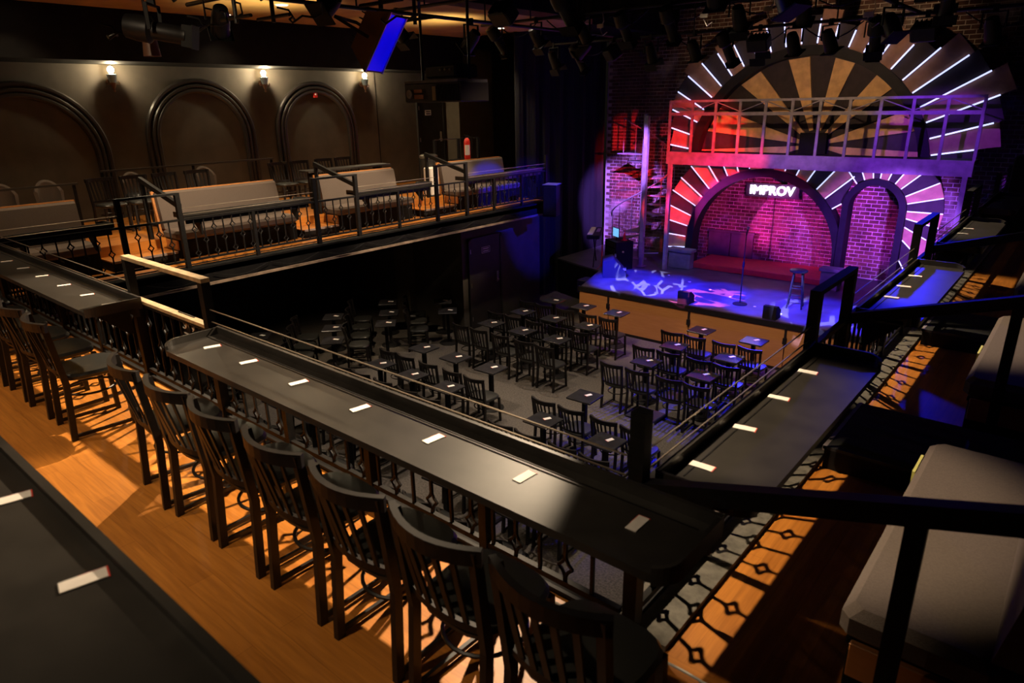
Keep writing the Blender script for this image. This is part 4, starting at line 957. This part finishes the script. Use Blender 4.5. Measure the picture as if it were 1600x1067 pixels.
# hanging projector rack
t = thing('projector_rack', 'dark hanging projector rack with louvred sides and an orange plate', 'projector', (-6.32, 6.0, 5.04))
MB().cbox((-.48, 0, 0), (.48, .5, .22), .01).build('case', mat('brown_black_case', (.022, .015, .012), .5), t)
for k_ in range(14): MB().box((.10+.026*k_, -.008, .02), (.112+.026*k_, 0, .20)).build('louvre', BLK, t)
MB().box((-.46, -.012, .22), (.46, .5, .25)).build('shelf', TRUSS, t)
MB().box((-.30, -.008, .04), (-.14, 0, .09)).build('orange_plate', mat('orange_plate', (.55, .22, .10), .5), t); MB().box((-.30, -.008, .11), (-.16, 0, .15)).build('orange_plate', MATS['orange_plate'], t)
MB().box((.02, -.009, .02), (.08, 0, .18)).build('yellow_plate', mat('ochre_plate', (.42, .32, .12), .5), t)
MB().lathe([(.055, 0), (.05, -.02), (.01, -.015)], 14, (-.38, 0, .10), 'y').build('lens', TRUSS, t)
for x in (-.4, .4): MB().tube([(x, .25, .22), (x, .25, 2.44)], .018, 7).build('hanger', BLK, t)
p_ = MB().cbox((-.15, .05, .27), (.36, .45, .42), .02).build('projector_body', FIXM, t)
for x in (.12, .2, .28): MB().lathe([(.018, 0), (.012, -.012)], 10, (x, .05, .36), 'y').build('connector', CHROME, p_)
# ceiling downlights over the left balcony and their ceiling hangers
for i, (x, y) in enumerate(((-12.42, 6.88), (-10.73, 6.95), (-12.4, 3.6), (-10.7, 3.6), (-12.3, 10.4), (-10.75, 9.9), (-10.75, 12.4))):
    t = thing('downlight', 'round recessed downlight in the tan ceiling, %s' % ('beside the left wall arch', 'above the left rail', 'nearest the camera', 'near the rail and camera', 'towards the stage', 'added above the third left counter', 'added above the blue-lit counter')[i], 'downlight', (x, y, 6.6), 0, 'recessed downlights')
    MB().lathe([(.11, -.012), (.12, -.004), (.12, 0)], 18).build('rim', WHITE, t); MB().lathe([(.085, -.014), (.085, -.0125)], 18).build('lens', DOWN, t)
    spot('downlight_lamp', (x, y, 6.57), (x, y, 3), (1, .76, .48), 190 if x > -11 else 40, 105, .7, .05)  # the last two downlights are added to light the benches and walkway
# loose straps and tags hanging in the rig
for i, (x, y, z, l) in enumerate(((-6.72, 10.3, 6.04, 'left'), (-4.9, 10.3, 6.04, 'middle'), (-3.95, 10.3, 6.04, 'right'), (-2.45, 9.6, 5.79, 'far right'))):
    t = thing('cloth_strap', 'pale strap dangling in the lighting rig, %s one' % l, 'strap', (x, y, z), 0, 'pale straps in the rig')
    MB().sweep([(0, 0, .35), (.03, .0, .22), (-.05, .02, .10), (.02, 0, 0), (.09, .01, .05)], .004, .03, (0, 1, 0)).build('band', CREAM, t)
    MB().cbox((-.10, -.01, .12), (.02, .01, .18), .004).build('paper_tag', CREAM, t)
for i in range(16):   # cable swags along the rig pipes
    x = -9.0+i*.55; y = (10.3, 11.9)[i % 2]; z = (6.4, 6.12)[i % 2]
    tag(MB().tube([(x+.9*k_/8, y+.05, z-.22*math.sin(PI*k_/8)-.03) for k_ in range(9)], .010, 5).build('cable', BLK), 'black cable looped under the %s rig pipe, %s from the left' % (('third', 'farthest')[i % 2], ORD[i//2]), 'cable', 'cable loops in the rig')
# speaker cabinet at the far right
t = thing('loudspeaker', 'large dark loudspeaker stack at the far right beside the stage', 'loudspeaker', (-.80, 13.9, FB))
MB().cbox((-.32, -.3, .0), (.45, .35, .62), .02).build('lower_cabinet', PAINT, t); MB().cbox((-.28, -.25, .62), (.35, .3, 1.28), .03).build('upper_cabinet', PAINT, t)
MB().box((-.26, -.262, .68), (.33, -.25, 1.22)).build('grille', BLK, t)

# black border curtain added to mask the brick above the stage opening
b = MB(); n_ = 140; vs = []; fs = []
for i in range(n_+1):
    x = -9.0+12.3*i/n_; d = .05*math.sin(i*.9)+.02*math.sin(i*2.3)
    vs += [(x, 12.75+d, 6.62), (x, 12.75+d*.6, 7.48), (x, 12.78+d, 6.62), (x, 12.78+d*.6, 7.48)]
for i in range(n_):
    a = i*4; fs += [(a, a+4, a+5, a+1), (a+2, a+3, a+7, a+6), (a, a+2, a+6, a+4), (a+1, a+5, a+7, a+3)]
fs += [(0, 1, 3, 2), (n_*4, n_*4+2, n_*4+3, n_*4+1)]
b.add(vs, fs, True); tag(b.build('added_masking_curtain', CURTAIN), 'short black border curtain added as masking across the top of the stage', 'curtain')
